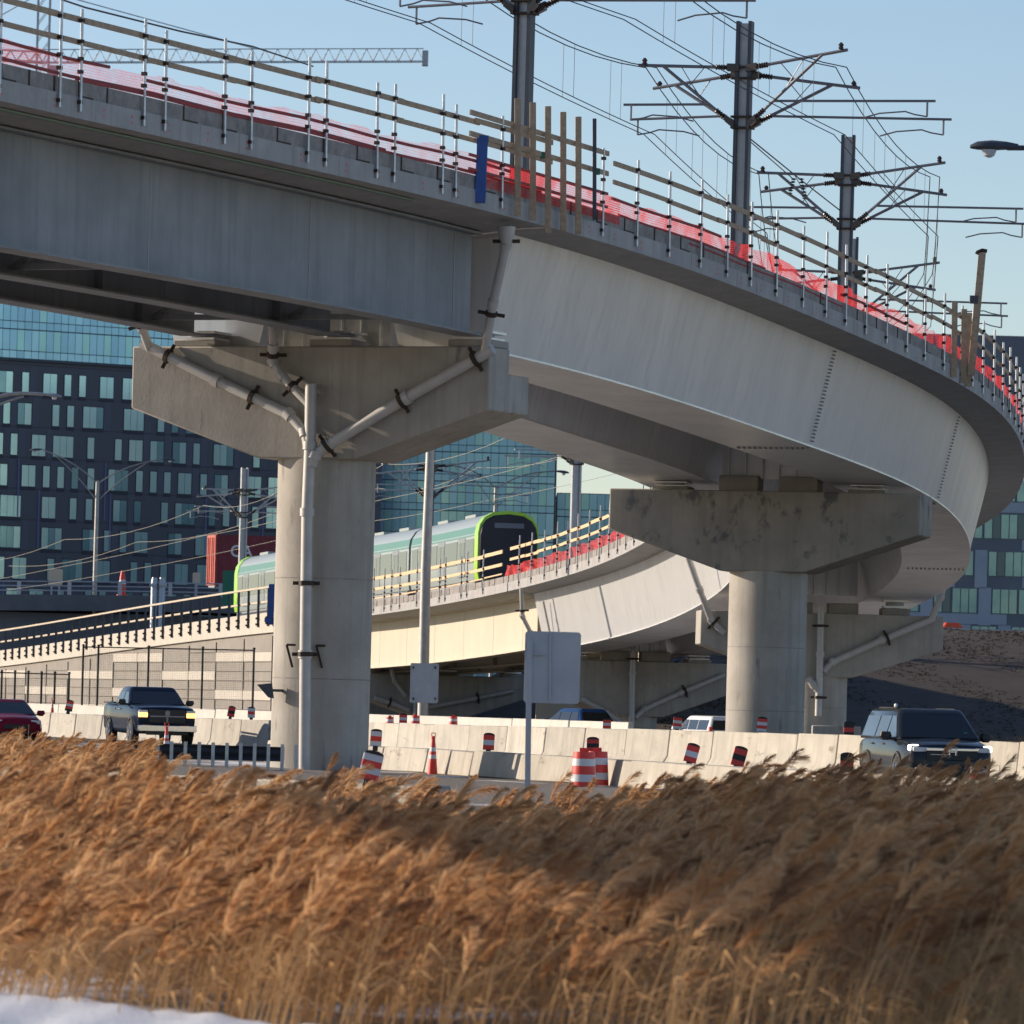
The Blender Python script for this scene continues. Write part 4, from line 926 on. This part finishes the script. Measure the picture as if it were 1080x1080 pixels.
for i in range(4):
    a,c=CY[i]+.25,CY[i+1]-.25
    b=MB(); b.sweep(tsec(),frange(a,c,1.6)); cb=b.build('car_body',M['twhite'],tr_)
    b=MB()
    for s in (-1,1): side(b,a,c,2.82,3.28,.012,s)
    b.build('teal_band',M['tgreen'],cb)
    for s in (-1,1):
        for k in range(3):
            y=a+2.3+k*4.4; b=MB(); side(b,y,y+1.5,.95,2.8,.02,s); d=b.build('door',M['tgrey'],cb)
            for q in (.12,.82):
                b=MB(); side(b,y+q,y+q+.56,1.55,2.6,.03,s); b.build('door_window',M['tglass'],d) if False else b.build('door_window',M['tglass'],cb)
        for k in range(4):
            y=[a+.4,a+4.,a+8.4,a+12.8][k]; y2=[a+2.1,a+6.5,a+10.9,c-.3][k]
            b=MB(); side(b,y,y2,1.55,2.7,.022,s); b.build('window',M['tglass'],cb)
    b=MB()
    for y in (a+3,a+9): b.boxf(D(y+1.5,TO,3.96+TZ),(D(y+1.5,TO+.75)-D(y+1.5,TO)),(D(y+2.6,TO)-D(y+1.5,TO)),(0,0,.07))
    b.build('roof_unit',M['twhite'],cb)
    if i<3: b=MB(); b.sweep([(TO-1.25,.9+TZ),(TO-1.25,3.4+TZ),(TO+1.25,3.4+TZ),(TO+1.25,.9+TZ)],[c-.02,c+.52]); b.build('gangway',M['black'],tr_)
    b=MB(); b.sweep([(TO-1.3,.42),(TO-1.3,.75+TZ),(TO+1.3,.75+TZ),(TO+1.3,.42)],[a+.8,c-.8]); b.build('underframe',M['bolt'],cb)
for Y0,Y1,Yf in ((280.0,280.75,279.98),(339.3,340.2,340.22)):
    b=MB(); b.sweep(tsec(1.015,.0),[Y0,(Y0+Y1)/2,Y1]); cab=b.build('cab_surround',M['lime'],tr_)
    b=MB(); d=-.09 if Yf<300 else .09
    b.loft([[D(Yf,TO+o*.975,TZ+.72+(z-.72)*.965+.0) for o,z in tprof],[D(Yf+d,TO+o*.94,TZ+.72+(z-.72)*.94+.03) for o,z in tprof]]); b.build('cab_glass',M['tfront'],cab)
    b=MB(); b.boxf(D(Yf+d*1.2,TO,3.3+TZ),D(Yf,TO+.72)-D(Yf,TO),(0,.02,0),(0,0,.12)); b.build('destination_display',M['bdark'],cab)
    b=MB()
    for o in (-1.05,1.05): b.boxf(D(Yf+d*1.2,TO+o,1.25+TZ),D(Yf,TO+.16)-D(Yf,TO),(0,.03,0),(0,0,.07))
    b.build('headlamp',M['lamplens'],cab)
# ================================================================ buildings
def fpt(A,d,n,x,z,o=0.): return Vector((A[0],A[1],0))+d*x+n*o+Vector((0,0,z))
def panel(b,A,d,n,x0,x1,z0,z1,o=.03,th=.04):
    c=fpt(A,d,n,(x0+x1)/2,(z0+z1)/2,o); b.boxf(c,d*(x1-x0)/2,n*th/2,(0,0,(z1-z0)/2))
def hotel():
    a=R(33); d=Vector((math.cos(a),math.sin(a),0)); n=Vector((math.sin(a),-math.cos(a),0)); A=(-62,606); Lw=57.; zt=36.2
    root=thing('office_building','navy clad building with teal windows and blue glass upper storeys at the left','building',fpt(A,d,n,Lw/2,0))
    b=MB(); b.boxf(fpt(A,d,n,Lw/2,zt/2,-9),d*Lw/2,n*9,(0,0,zt/2)); b.build('wall',M['navy'],root)
    b=MB(); b.boxf(fpt(A,d,n,Lw/2-12,44.2,-9),d*(Lw/2+9),n*9.4,(0,0,8)); up=b.build('upper_storeys',M['mull'],root)
    rnd=random.Random(3); wins=[]; dk=MB(); lt=MB(); li=MB(); jt=MB(); z=zt-3.35
    while z>1:
        x=rnd.uniform(.6,3); panel(jt,A,d,n,0,Lw,z+2.95,z+3.0,.02,.03)
        while x<Lw-2:
            ww=rnd.choice([.8,.8,.8,.8,.8,1.62,1.62,1.62,2.4]); wins.append((x,ww,z))
            panel(dk,A,d,n,x-.06,x+ww+.06,z-.42,z+2.3,.015,.03)
            if rnd.random()<.5: panel(lt,A,d,n,x+ww+.12,x+ww+.9,z-.2,z+2.9,.012,.03)
            if rnd.random()<.12: panel(li,A,d,n,x-.45,x-.3,z-3.2,z+2.9,.05,.06)
            x+=ww+rnd.choice([.9,.9,.95,1.1,1.7,2.5])
        z-=3.22
    dk.build('dark_cladding',M['navyd'],root); lt.build('light_cladding',M['navyl'],root); li.build('lilac_strip',M['lilac'],root); jt.build('storey_joint',M['navyd'],root)
    vis=lambda w_:fpt(A,d,n,w_[0],w_[2])
    wins.sort(key=lambda w_:0 if (-10<540+vis(w_).x/vis(w_).y*F<292) else 1)
    st=MB()
    for i,(x,ww,z) in enumerate(wins):
        b=MB() if i<99 else st
        k=max(1,round(ww/.81)); pw=ww/k
        for q in range(k): b.cur=1 if rnd.random()<.22 else 0; panel(b,A,d,n,x+q*pw+.02,x+(q+1)*pw-.02,z,z+2.2,.04,.05)
        if i<99: b.build('window',[M['pane'],M['pane2']],root)
    o=st.build('window',[M['pane'],M['pane2']],root); o['kind']='stuff'
    curtain(up,A,d,n,-9.,Lw-4,36.4,52,.46,3.05)
def curtain(parent,A,d,n,x0,x1,z0,z1,o,fh,cw=.86,w=(5,4,2,3,2)):
    rnd=random.Random(11); b=MB(); z=z0
    while z<z1-.3:
        for (h0,h1,sp) in ((.08,.82,1),(.9,fh-.04,0)):
            x=x0; base=rnd.choice([0,1,1])
            while x<x1-.3:
                b.cur=rnd.choices(range(5),w)[0] if not sp else (base if rnd.random()<.8 else 3)
                panel(b,A,d,n,x+.025,x+cw-.025,z+h0,min(z1,z+h1),o,.05); x+=cw
        z+=fh
    return b.build('glass_panel',[M['cw%d'%i] for i in range(5)],parent,smooth=False)
hotel()
def tower(label,px0,px1,Y,z1,fh,w):
    x0,x1=P(px0,540,Y).x,P(px1,540,Y).x; A=(x0,Y); d=Vector((1,0,0)); n=Vector((0,-1,0)); root=thing('glass_building',label,'building',((x0+x1)/2,Y,0))
    b=MB(); b.box(((x0+x1)/2,Y+12,z1/2),(x1-x0,24,z1)); wl=b.build('wall',M['mull'],root); curtain(root,A,d,n,.05,x1-x0,.2,z1-.1,.04,fh,.95,w); return root
tower('blue glass curtain wall building behind the train and the double street lamp',396,586,690,50,3.45,(5,4,3,3,2))
tower('lower dark blue glass block to the right of the tall glass building',587,700,700,27.2,3.45,(2,1,1,6,0))
def right_block():
    Y=565; x0,x1=P(905,540,Y).x,P(1230,540,Y).x; A=(x0,Y); d=Vector((1,0,0)); n=Vector((0,-1,0)); zt=38.5
    root=thing('office_building','pale blue panelled building with green tinted windows at the right edge','building',((x0+x1)/2,Y,0))
    b=MB(); b.box(((x0+x1)/2,Y+10,zt/2),(x1-x0,20,zt)); b.build('wall',M['bdark'],root)
    pn=MB(); gl=[]; fr=MB(); rnd=random.Random(5); z=4.6
    while z<27:
        x=.3; k=0
        while x<x1-x0-3:
            if rnd.random()<.5: panel(pn,A,d,n,x,x+1.2,z-1.2,z+2.45,.05,.08); x+=1.3
            nw=rnd.choice([2,3,5]); gl.append((x,nw,z)); x+=nw*.8+.15
        x=0
        while x<x1-x0-2:
            ww=rnd.uniform(1.5,4); 
            if rnd.random()<.45: panel(pn,A,d,n,x,x+ww,z+2.5,z+3.5,.03,.06)
            x+=ww
        z+=3.6
    pn.build('pale_panel',M['bpan'],root)
    for i,(x,nw,z) in enumerate(gl):
        b=MB(); rest=rnd.random()
        for k in range(nw): b.cur=0 if rnd.random()<.75 else 1; panel(b,A,d,n,x+k*.8+.04,x+k*.8+.76,z,z+2.3,.06,.06)
        if i<99: b.build('window',[M['bglass'],M['bglassd']],root)
right_block()
# ---- road deck behind the ramp, its railing and what stands on it
YO=478
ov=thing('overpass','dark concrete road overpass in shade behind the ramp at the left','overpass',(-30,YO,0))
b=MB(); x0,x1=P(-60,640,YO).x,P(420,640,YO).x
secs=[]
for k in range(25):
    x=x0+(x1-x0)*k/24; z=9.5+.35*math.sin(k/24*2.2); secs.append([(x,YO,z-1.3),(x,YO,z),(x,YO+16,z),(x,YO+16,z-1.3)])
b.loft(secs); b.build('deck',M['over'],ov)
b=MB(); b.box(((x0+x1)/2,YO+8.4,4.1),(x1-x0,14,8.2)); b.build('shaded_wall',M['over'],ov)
rl=thing('bridge_railing','blue grey metal railing along the overpass in front of the navy building','railing',(-30,YO+.3,9.7))
zo=lambda x:9.5+.35*math.sin((x-x0)/(x1-x0)*2.2)
k=0; x=x0+2
while x<x1: b=MB(); b.box((x,YO+.35,zo(x)+.55),(.3,.2,1.15)); b.build('post',M['alu'],rl); x+=4.1
for h in (.35,.72,1.08):
    b=MB(); b.tube([(x,YO+.3,zo(x)+h) for x in np.linspace(x0,x1,25)],.06,6); b.build('rail',M['alu'],rl)
def boxsign(name,label,cat,px0,py0,px1,py1,Y,m,legs=True):
    a,c=P(px0,py1,Y),P(px1,py0,Y); root=thing(name,label,cat,((a.x+c.x)/2,Y,zo(a.x)))
    sheet('panel',px0,py0,px1,py1,Y,m,root,.25,.12)
    if legs:
        b=MB()
        for x in (a.x+.25,c.x-.25): b.bar((x,Y+.12,zo(a.x)),(x,Y+.12,a.z+.1),.12,.12)
        b.build('leg',M['alu'],root)
boxsign('sign_board','beige back of a small road sign above the overpass railing at the far left','road sign',51,600,66,617,YO+3,M['beige'])
boxsign('sign_board','small beige road sign left of the maroon container','road sign',203,604,211,615,YO+3,M['beige'])
boxsign('sign_board','green road sign with rounded corners below the maroon container','road sign',234,602,250,642,452,M['sgreen'])
p=P(129,618,YO+4); cn=thing('traffic_cone','thin red cone standing on the overpass behind its railing','traffic cone',(p.x,YO+4,zo(p.x)))
b=MB(); b.lathe((p.x,YO+4,zo(p.x)),[(.45,0),(.45,.15),(.3,.16),(.22,1.6),(.12,2.1)],12); b.build('body',M['redo'],cn)
b=MB(); b.lathe((p.x,YO+4,zo(p.x)),[(.285,1.0),(.25,1.35)],12); b.build('stripe',M['silver'],cn)
for px,l in ((163,'left of two grey posts standing before the overpass railing'),(171,'right of two grey posts standing before the overpass railing')):
    a=P(px,613,YO-3); b=MB(); b.tube([(a.x,YO-3,0),a,(a.x,YO-3,a.z+.3)],[.28,.28,.2],10); b.box((a.x,YO-3,a.z-.3),(.75,.75,.25)); o=b.build('bollard_post',M['alu'],None,org=(a.x,YO-3,0)); tag(o,l,'post',group='grey posts by the overpass')
# container on a trailer
YC2=486; a=R(16); d=Vector((math.cos(a),math.sin(a),0)); n=Vector((math.sin(a),-math.cos(a),0)); q=P(228,590,YC2); zb=P(228,617,YC2).z; zt=P(228,564,YC2).z; Lc=12.6
ct=thing('freight_container','maroon ribbed freight container with white letters and a sunlit red end','container',(q.x,YC2,zb))
b=MB(); pts=[]
N=60
front=[(Lc*k/N,(.06 if (k//2)%2 else 0.)) for k in range(N+1)]
b.prism([(x,-y) for x,y in front]+[(Lc,3.0),(0,3.0)],Vector((q.x,YC2,zb+.12)),d,-n,(0,0,zt-zb-.24)); b.build('body',M['maroon'],ct)
b=MB()
for z in (zb+.06,zt-.06): b.boxf(fpt(q,d,n,Lc/2,z,.02)-n*1.5,d*Lc/2,n*1.53,(0,0,.1))
for x in (.08,Lc-.08): b.boxf(fpt(q,d,n,x,(zb+zt)/2,.01),d*.09,n*.07,(0,0,(zt-zb)/2))
b.build('frame',M['maroon'],ct)
b=MB(); 
b.boxf(fpt(q,d,n,-.05,(zb+zt)/2,-1.5),d*.05,n*1.5,(0,0,(zt-zb)/2-.02))
for o in (-.5,-1.1,-1.9,-2.5): b.boxf(fpt(q,d,n,-.13,(zb+zt)/2,o),d*.04,n*.05,(0,0,(zt-zb)/2-.2))
b.build('end_door',M['contred'],ct)
cu=bpy.data.curves.new('letters','FONT'); cu.body='CA'; cu.size=1.35; cu.extrude=.02; cu.space_character=1.05; cu.offset=.02
tmp=bpy.data.objects.new('letters',cu); COL.objects.link(tmp); dg=bpy.context.evaluated_depsgraph_get(); me=bpy.data.meshes.new_from_object(tmp.evaluated_get(dg)); bpy.data.objects.remove(tmp)
lo=bpy.data.objects.new('lettering',me); me.materials.clear(); me.materials.append(M['silver']); COL.objects.link(lo); lo.parent=ct; lo.location=d*1.15+n*.1+Vector((0,0,(zt-zb)-1.75)); lo.rotation_euler=(R(90),0,a)
tl=thing('container_trailer','road trailer carrying the maroon container, mostly hidden by the railing','trailer',(q.x,YC2,zo(q.x)))
b=MB(); c=fpt(q,d,n,Lc/2,(zb+zo(q.x)+.9)/2,-1.5); b.boxf(c,d*Lc/2,n*1.1,(0,0,max(.1,(zb-.06-zo(q.x)-.9)/2))); b.build('chassis',M['bolt'],tl)
for x in (1.6,3.0,9.5):
    for o in (-.5,-2.5): b=MB(); z0=zo(q.x)+.5; c=fpt(q,d,n,x,z0,o); b.tube([c-n*.18,c+n*.18],.5,16); b.build('wheel',M['tyre'],tl)
# ---- wire fences in front of the panelled wall
def fence(label,pxs,ytop,Y,zb,m='black',rail=True):
    root=thing('wire_fence',label,'fence',(P(pxs[len(pxs)//2],700,Y).x,Y,zb)); tops=[]
    for px in pxs:
        t=P(px,ytop(px),Y); tops.append(t); b=MB(); b.tube([(t.x,Y,zb),t],.055,8); b.lathe(t,[(.09,0),(.05,.08)],8); b.build('post',M[m],root)
    rows=[[(Vector((t.x,Y+.02,z)),t.x,z) for z in (zb+.1,t.z-.1)] for t in tops]; uvsheet('wire_mesh',rows,M['chain'],root)
    b=MB(); b.tube([t-Vector((0,0,.06)) for t in tops],.035,6); b.build('top_rail',M[m],root)
fence('tall black chain link fence on posts in front of the panelled ramp wall',[88,104,157,214,268],lambda x:681+.02*(x-88),292,-.1)
fence('low black wire fence on close set posts at the left edge',[-12,2,16,30,44,58,73],lambda x:708+.03*x,296,-.1)
# ---- things on the slope and behind the barriers
hg=thing('slope_guardrail','grey guardrail along the top of the brown slope at the right','guardrail',(P(1040,668,324).x,324,6.4))
k=0
for px in range(985,1110,17):
    p=P(px,668+.027*(px-985),324); b=MB(); b.box((p.x,324,(p.z+5.9)/2),(.14,.12,p.z-5.9+.1)); b.build('post',M['bolt'],hg)
b=MB(); a,c=P(975,664,324),P(1110,668,324); b.bar(a,c,.06,.28); b.bar(a-Vector((0,0,.45)),c-Vector((0,0,.45)),.06,.12); b.build('rail',M['alu'],hg)
p=P(1004,659,326); ot=MB(); ot.loft([ring(-.3,.3,.55,-.5,.2),ring(-.32,.32,.6,-.1,.25),ring(-.2,.2,.4,.12,.15)]); ot.v=[(v[0]+p.x,v[1]+326,v[2]+p.z) for v in ot.v]; o=ot.build('orange_tarpaulin',M['orange'],None,org=(p.x,326,p.z-.5)); tag(o,'small bundle of orange material on the slope behind the guardrail','tarpaulin')
a=P(862,760,205); o=MB().box((P(882,765,206).x,206,.6),(1.7,.6,1.25)).build('concrete_block',M['pier'],None,org=(P(882,765,206).x,206,0),bevel=.02); tag(o,'dark shaded concrete block right of the round pier behind the tall barriers','concrete block')
o=MB().box((P(598,750,290).x,290,1.0),(3.1,.5,2.9)).build('retaining_block',M['mseL'],None,org=(P(598,750,290).x,290,0),bevel=.02); tag(o,'pale sunlit concrete wall piece behind the small blue car','wall')
b=MB(); p=of_p=P(284,728,131); b.prism([(-.28,.12),(.05,.16),(.1,-.18),(-.02,-.16)],p,(1,0,0),(0,0,1),(0,.3,0)); b.bar(p+Vector((.05,.15,0)),p+Vector((.3,.3,0)),.06,.06); b.build('floodlight',M['mast'],r1)
# ================================================================ reeds
def reedmat(n,c,tr):
    m=mat(n,c,tuple(x*.72 for x in c),6,.85,spec=.1); nt=m.node_tree; N=nt.nodes; L=nt.links; b=N['Principled BSDF']; out=N['Material Output']
    t=N.new('ShaderNodeBsdfTranslucent'); t.inputs[0].default_value=(*[min(1,x*1.25) for x in c],1); mx=N.new('ShaderNodeMixShader'); mx.inputs[0].default_value=tr
    L.new(b.outputs[0],mx.inputs[1]); L.new(t.outputs[0],mx.inputs[2]); L.new(mx.outputs[0],out.inputs[0]); return m
RM=[reedmat('plume_russet',(.58,.33,.155),.45),reedmat('plume_tan',(.7,.455,.245),.45),reedmat('plume_brown',(.4,.225,.12),.45),reedmat('reed_stem',(.68,.47,.25),.2),reedmat('reed_leaf',(.58,.36,.18),.3)]
def reeds():
    V=[];Fq=[];MI=[];n0=0
    def push(v,f,mi):
        nonlocal n0
        V.append(v); Fq.append(f+n0); MI.append(mi); n0+=len(v)
    # positions
    pos=[]
    def zone(Y0,Y1,dens,pxf=(-70,1150)):
        A=(pxf[1]-pxf[0])/F*(Y1*Y1-Y0*Y0)/2; n=int(A*dens)
        Y=np.sqrt(rng.uniform(Y0*Y0,Y1*Y1,n)); px=rng.uniform(pxf[0],pxf[1],n); return np.stack([(px-540)/F*Y,Y,px],1)
    pos=np.concatenate([zone(34.5,42,40),zone(42,50,29),zone(50,62,17),zone(62,77,11),zone(88,112,7,(-70,150)),zone(77,84,9,(640,1150))])
    cl=np.sin(pos[:,0]*1.9+pos[:,1]*.7)*.5+np.sin(pos[:,0]*.8-pos[:,1]*.45+2)*.5
    x,Y,px=pos.T
    # keep off the snow
    edge=np.interp(px,[-60,0,300,700,1200],[39.2,39.0,36.2,34.5,34.2])+.35*np.sin(px*.06)
    k=(Y>edge+rng.uniform(0,.5,len(Y)))|((rng.random(len(Y))<.012)&(Y>edge-1.6)); x,Y,px,cl,edge=x[k],Y[k],px[k],cl[k],edge[k]
    g=np.where(Y>95,0,np.where(Y>75,-.45*(95-Y)/20,-.45))
    top=np.interp(px,[-60,0,150,300,430,520,600,680,800,900,1080,1150],[.66,.64,.62,.5,.33,.2,.27,.45,.62,.62,.6,.58])
    front=np.interp(px,[0,120,300,450,1100],[-.05,.0,.45,.42,.55])
    t=np.clip((Y-edge)/7.,0,1); top=front+(top-front)*t
    top=np.where(Y>86,.5+.05*(Y-90)/20,top)
    top=top+rng.normal(0,.15,len(Y))+.12*cl-np.where(rng.random(len(Y))<.25,rng.uniform(0,.6,len(Y)),0)
    thin=(px<340)&(Y>54)&(Y<80); top=top-np.where(thin,.12,0)
    keep=~(thin&(rng.random(len(Y))<.45)); x,Y,px,top,g,cl,edge=x[keep],Y[keep],px[keep],top[keep],g[keep],cl[keep],edge[keep]
    n=len(Y); H=np.maximum(.35,top-g-.12)
    lean=rng.normal(.3,.13,n); bk=rng.random(n)<.06; lean=np.where(bk,rng.uniform(-.3,1.1,n),lean); ly=rng.normal(0,.07,n)
    base=np.stack([x,Y,g-.03],1); tip=np.stack([x+H*lean,Y+H*ly,g+H],1); mid=(base+tip)/2-np.stack([H*lean*.16,0*H,0*H],1)
    # stems : two crossed ribbons in two segments
    for w in (np.array([1,0,0.]),np.array([0,1.,0])):
        r0,r1,r2=.0048,.0042,.0028
        v=np.stack([base-w*r0,base+w*r0,mid-w*r1,mid+w*r1,tip-w*r2,tip+w*r2],1).reshape(-1,3)
        f=(np.arange(n)[:,None]*6)[:,:,None]+np.array([[0,1,3,2],[2,3,5,4]])[None]; push(v,f.reshape(-1,4),np.full(2*n,3))
    # leaves
    for q in range(3):
        tt=rng.uniform(.25,.85,n)[:,None]; s=base+(tip-base)*tt; L=rng.uniform(.18,.42,n)[:,None]; ang=rng.normal(.2,1.1,n)
        d=np.stack([np.cos(ang),np.sin(ang)*.8,rng.uniform(.1,.9,n)],1); d/=np.linalg.norm(d,axis=1)[:,None]
        m_=s+d*L*.5; e=s+d*L+np.stack([.05*np.ones(n),0*L[:,0],-rng.uniform(.05,.25,n)],1); w=np.stack([-np.sin(ang),np.cos(ang),np.zeros(n)],1)*.007+np.array([0,0,.004])
        v=np.stack([s-w*.6,s+w*.6,m_-w,m_+w,e-w*.1,e+w*.1],1).reshape(-1,3)
        f=(np.arange(n)[:,None]*6)[:,:,None]+np.array([[0,1,3,2],[2,3,5,4]])[None]; push(v,f.reshape(-1,4),np.full(2*n,4))
    # plumes
    has=(rng.random(n)<.7)&~bk&(Y>edge); idx=np.where(has)[0]; m=len(idx); S=95
    T=tip[idx]; PL=rng.uniform(.2,.42,m)*np.where(Y[idx]>60,1.1,1.); a0=rng.normal(1.0,.2,m); a1=a0-rng.uniform(.25,.9,m); az=rng.normal(0,.4,m)
    tt=rng.random((m,S))**.85
    def rach(t):
        k=6; p=np.zeros(t.shape+(3,)); 
        for i in range(k):
            a=a0[:,None]+(a1-a0)[:,None]*t*(i+.5)/k; stp=(PL[:,None]*t/k)
            p[...,0]+=np.cos(a)*np.cos(az)[:,None]*stp; p[...,1]+=np.cos(a)*np.sin(az)[:,None]*stp; p[...,2]+=np.sin(a)*stp
        return p
    P0=T[:,None,:]+rach(tt); aa=a0[:,None]+(a1-a0)[:,None]*tt
    d=np.stack([np.cos(aa)*np.cos(az)[:,None],np.cos(aa)*np.sin(az)[:,None],np.sin(aa)],-1)+rng.normal(0,.3,(m,S,3))+np.array([.25,0,-.12])
    d/=np.linalg.norm(d,axis=-1)[...,None]
    Ls=(PL[:,None]*(.2+.28*np.sin(np.pi*np.clip(tt*.9+.1,0,1))))*rng.uniform(.6,1.15,(m,S))
    w=np.cross(d,rng.normal(0,1,(m,S,3))); w/=np.linalg.norm(w,axis=-1)[...,None]; w*=rng.uniform(.0028,.0062,(m,S))[...,None]
    E=P0+d*Ls[...,None]; E[...,2]-=Ls*.15; Mi=P0+d*Ls[...,None]*.5
    v=np.stack([P0-w*.4,P0+w*.4,Mi+w,Mi-w,E+w*.3,E-w*.3],2).reshape(-1,3); q=np.arange(m*S)[:,None]*6
    f=np.stack([q+np.array([0,1,2,3]),q+np.array([3,2,4,5])],1).reshape(-1,4)
    pm=rng.choice(3,m,p=[.4,.35,.25]); push(v,f,np.repeat(pm,S*2))
    V=np.concatenate(V).astype(np.float32); Fq=np.concatenate(Fq).astype(np.int32); MI=np.concatenate(MI).astype(np.int32)
    me=bpy.data.meshes.new('reeds'); me.vertices.add(len(V)); me.vertices.foreach_set('co',V.ravel()); nf=len(Fq)
    me.loops.add(nf*4); me.loops.foreach_set('vertex_index',Fq.ravel()); me.polygons.add(nf); me.polygons.foreach_set('loop_start',np.arange(0,nf*4,4,dtype=np.int32)); 
    for mm in RM: me.materials.append(mm)
    me.polygons.foreach_set('material_index',MI); me.update(calc_edges=True)
    o=bpy.data.objects.new('reeds',me); COL.objects.link(o); tag(o,'dense stand of dry russet reeds with feathery plumes blown to the right','reeds',None,'stuff')
    print('reeds',n,'faces',nf)
reeds()
def slope_grass():
    V=[];n=16000
    px=rng.uniform(560,1130,n); Y=rng.uniform(256,326,n); x=(px-540)/F*Y; cl=np.sin(x*.9+Y*.33)+np.sin(x*.35-Y*.21+1); k=cl+rng.normal(0,.5,n)>-.2; x,Y=x[k],Y[k]; n=len(x)
    # a brighter fringe of taller weeds at the foot of the slope
    m=900; xe=rng.uniform(9,24,m); Ye=rng.uniform(247,258,m); x=np.concatenate([x,xe]); Y=np.concatenate([Y,Ye]); h=np.concatenate([rng.uniform(.04,.15,n),rng.uniform(.5,1.1,m)]); N_=n+m
    z=np.array([gz(float(a),float(b)) for a,b in zip(x,Y)])-.03; B=np.stack([x,Y,z],1); F_=[];MI=[]
    for q in range(6):
        a=rng.uniform(0,6.28,N_); w=np.stack([np.cos(a),np.sin(a),0*a],1)*.03; o=np.stack([np.cos(a*3),np.sin(a*3),0*a],1)*.12*rng.random(N_)[:,None]
        t=B+o+np.stack([h*rng.normal(.25,.3,N_),h*rng.normal(0,.3,N_),h*rng.uniform(.6,1,N_)],1)
        V.append(np.stack([B+o-w,B+o+w,t],1).reshape(-1,3)); MI.append(np.where(np.arange(N_)<n,0,1))
    V=np.concatenate(V); f=np.arange(len(V)).reshape(-1,3); me=bpy.data.meshes.new('slope_grass'); me.from_pydata(V.tolist(),[],f.tolist()); me.materials.append(mat('dormant_grass',(.045,.03,.02),(.032,.021,.014),3,.9)); me.materials.append(RM[2]); me.polygons.foreach_set('material_index',np.concatenate(MI).astype(np.int32))
    o=bpy.data.objects.new('slope_grass',me); COL.objects.link(o); tag(o,'dormant brown grass tufts covering the slope behind the right hand barriers','grass',None,'stuff')
slope_grass()
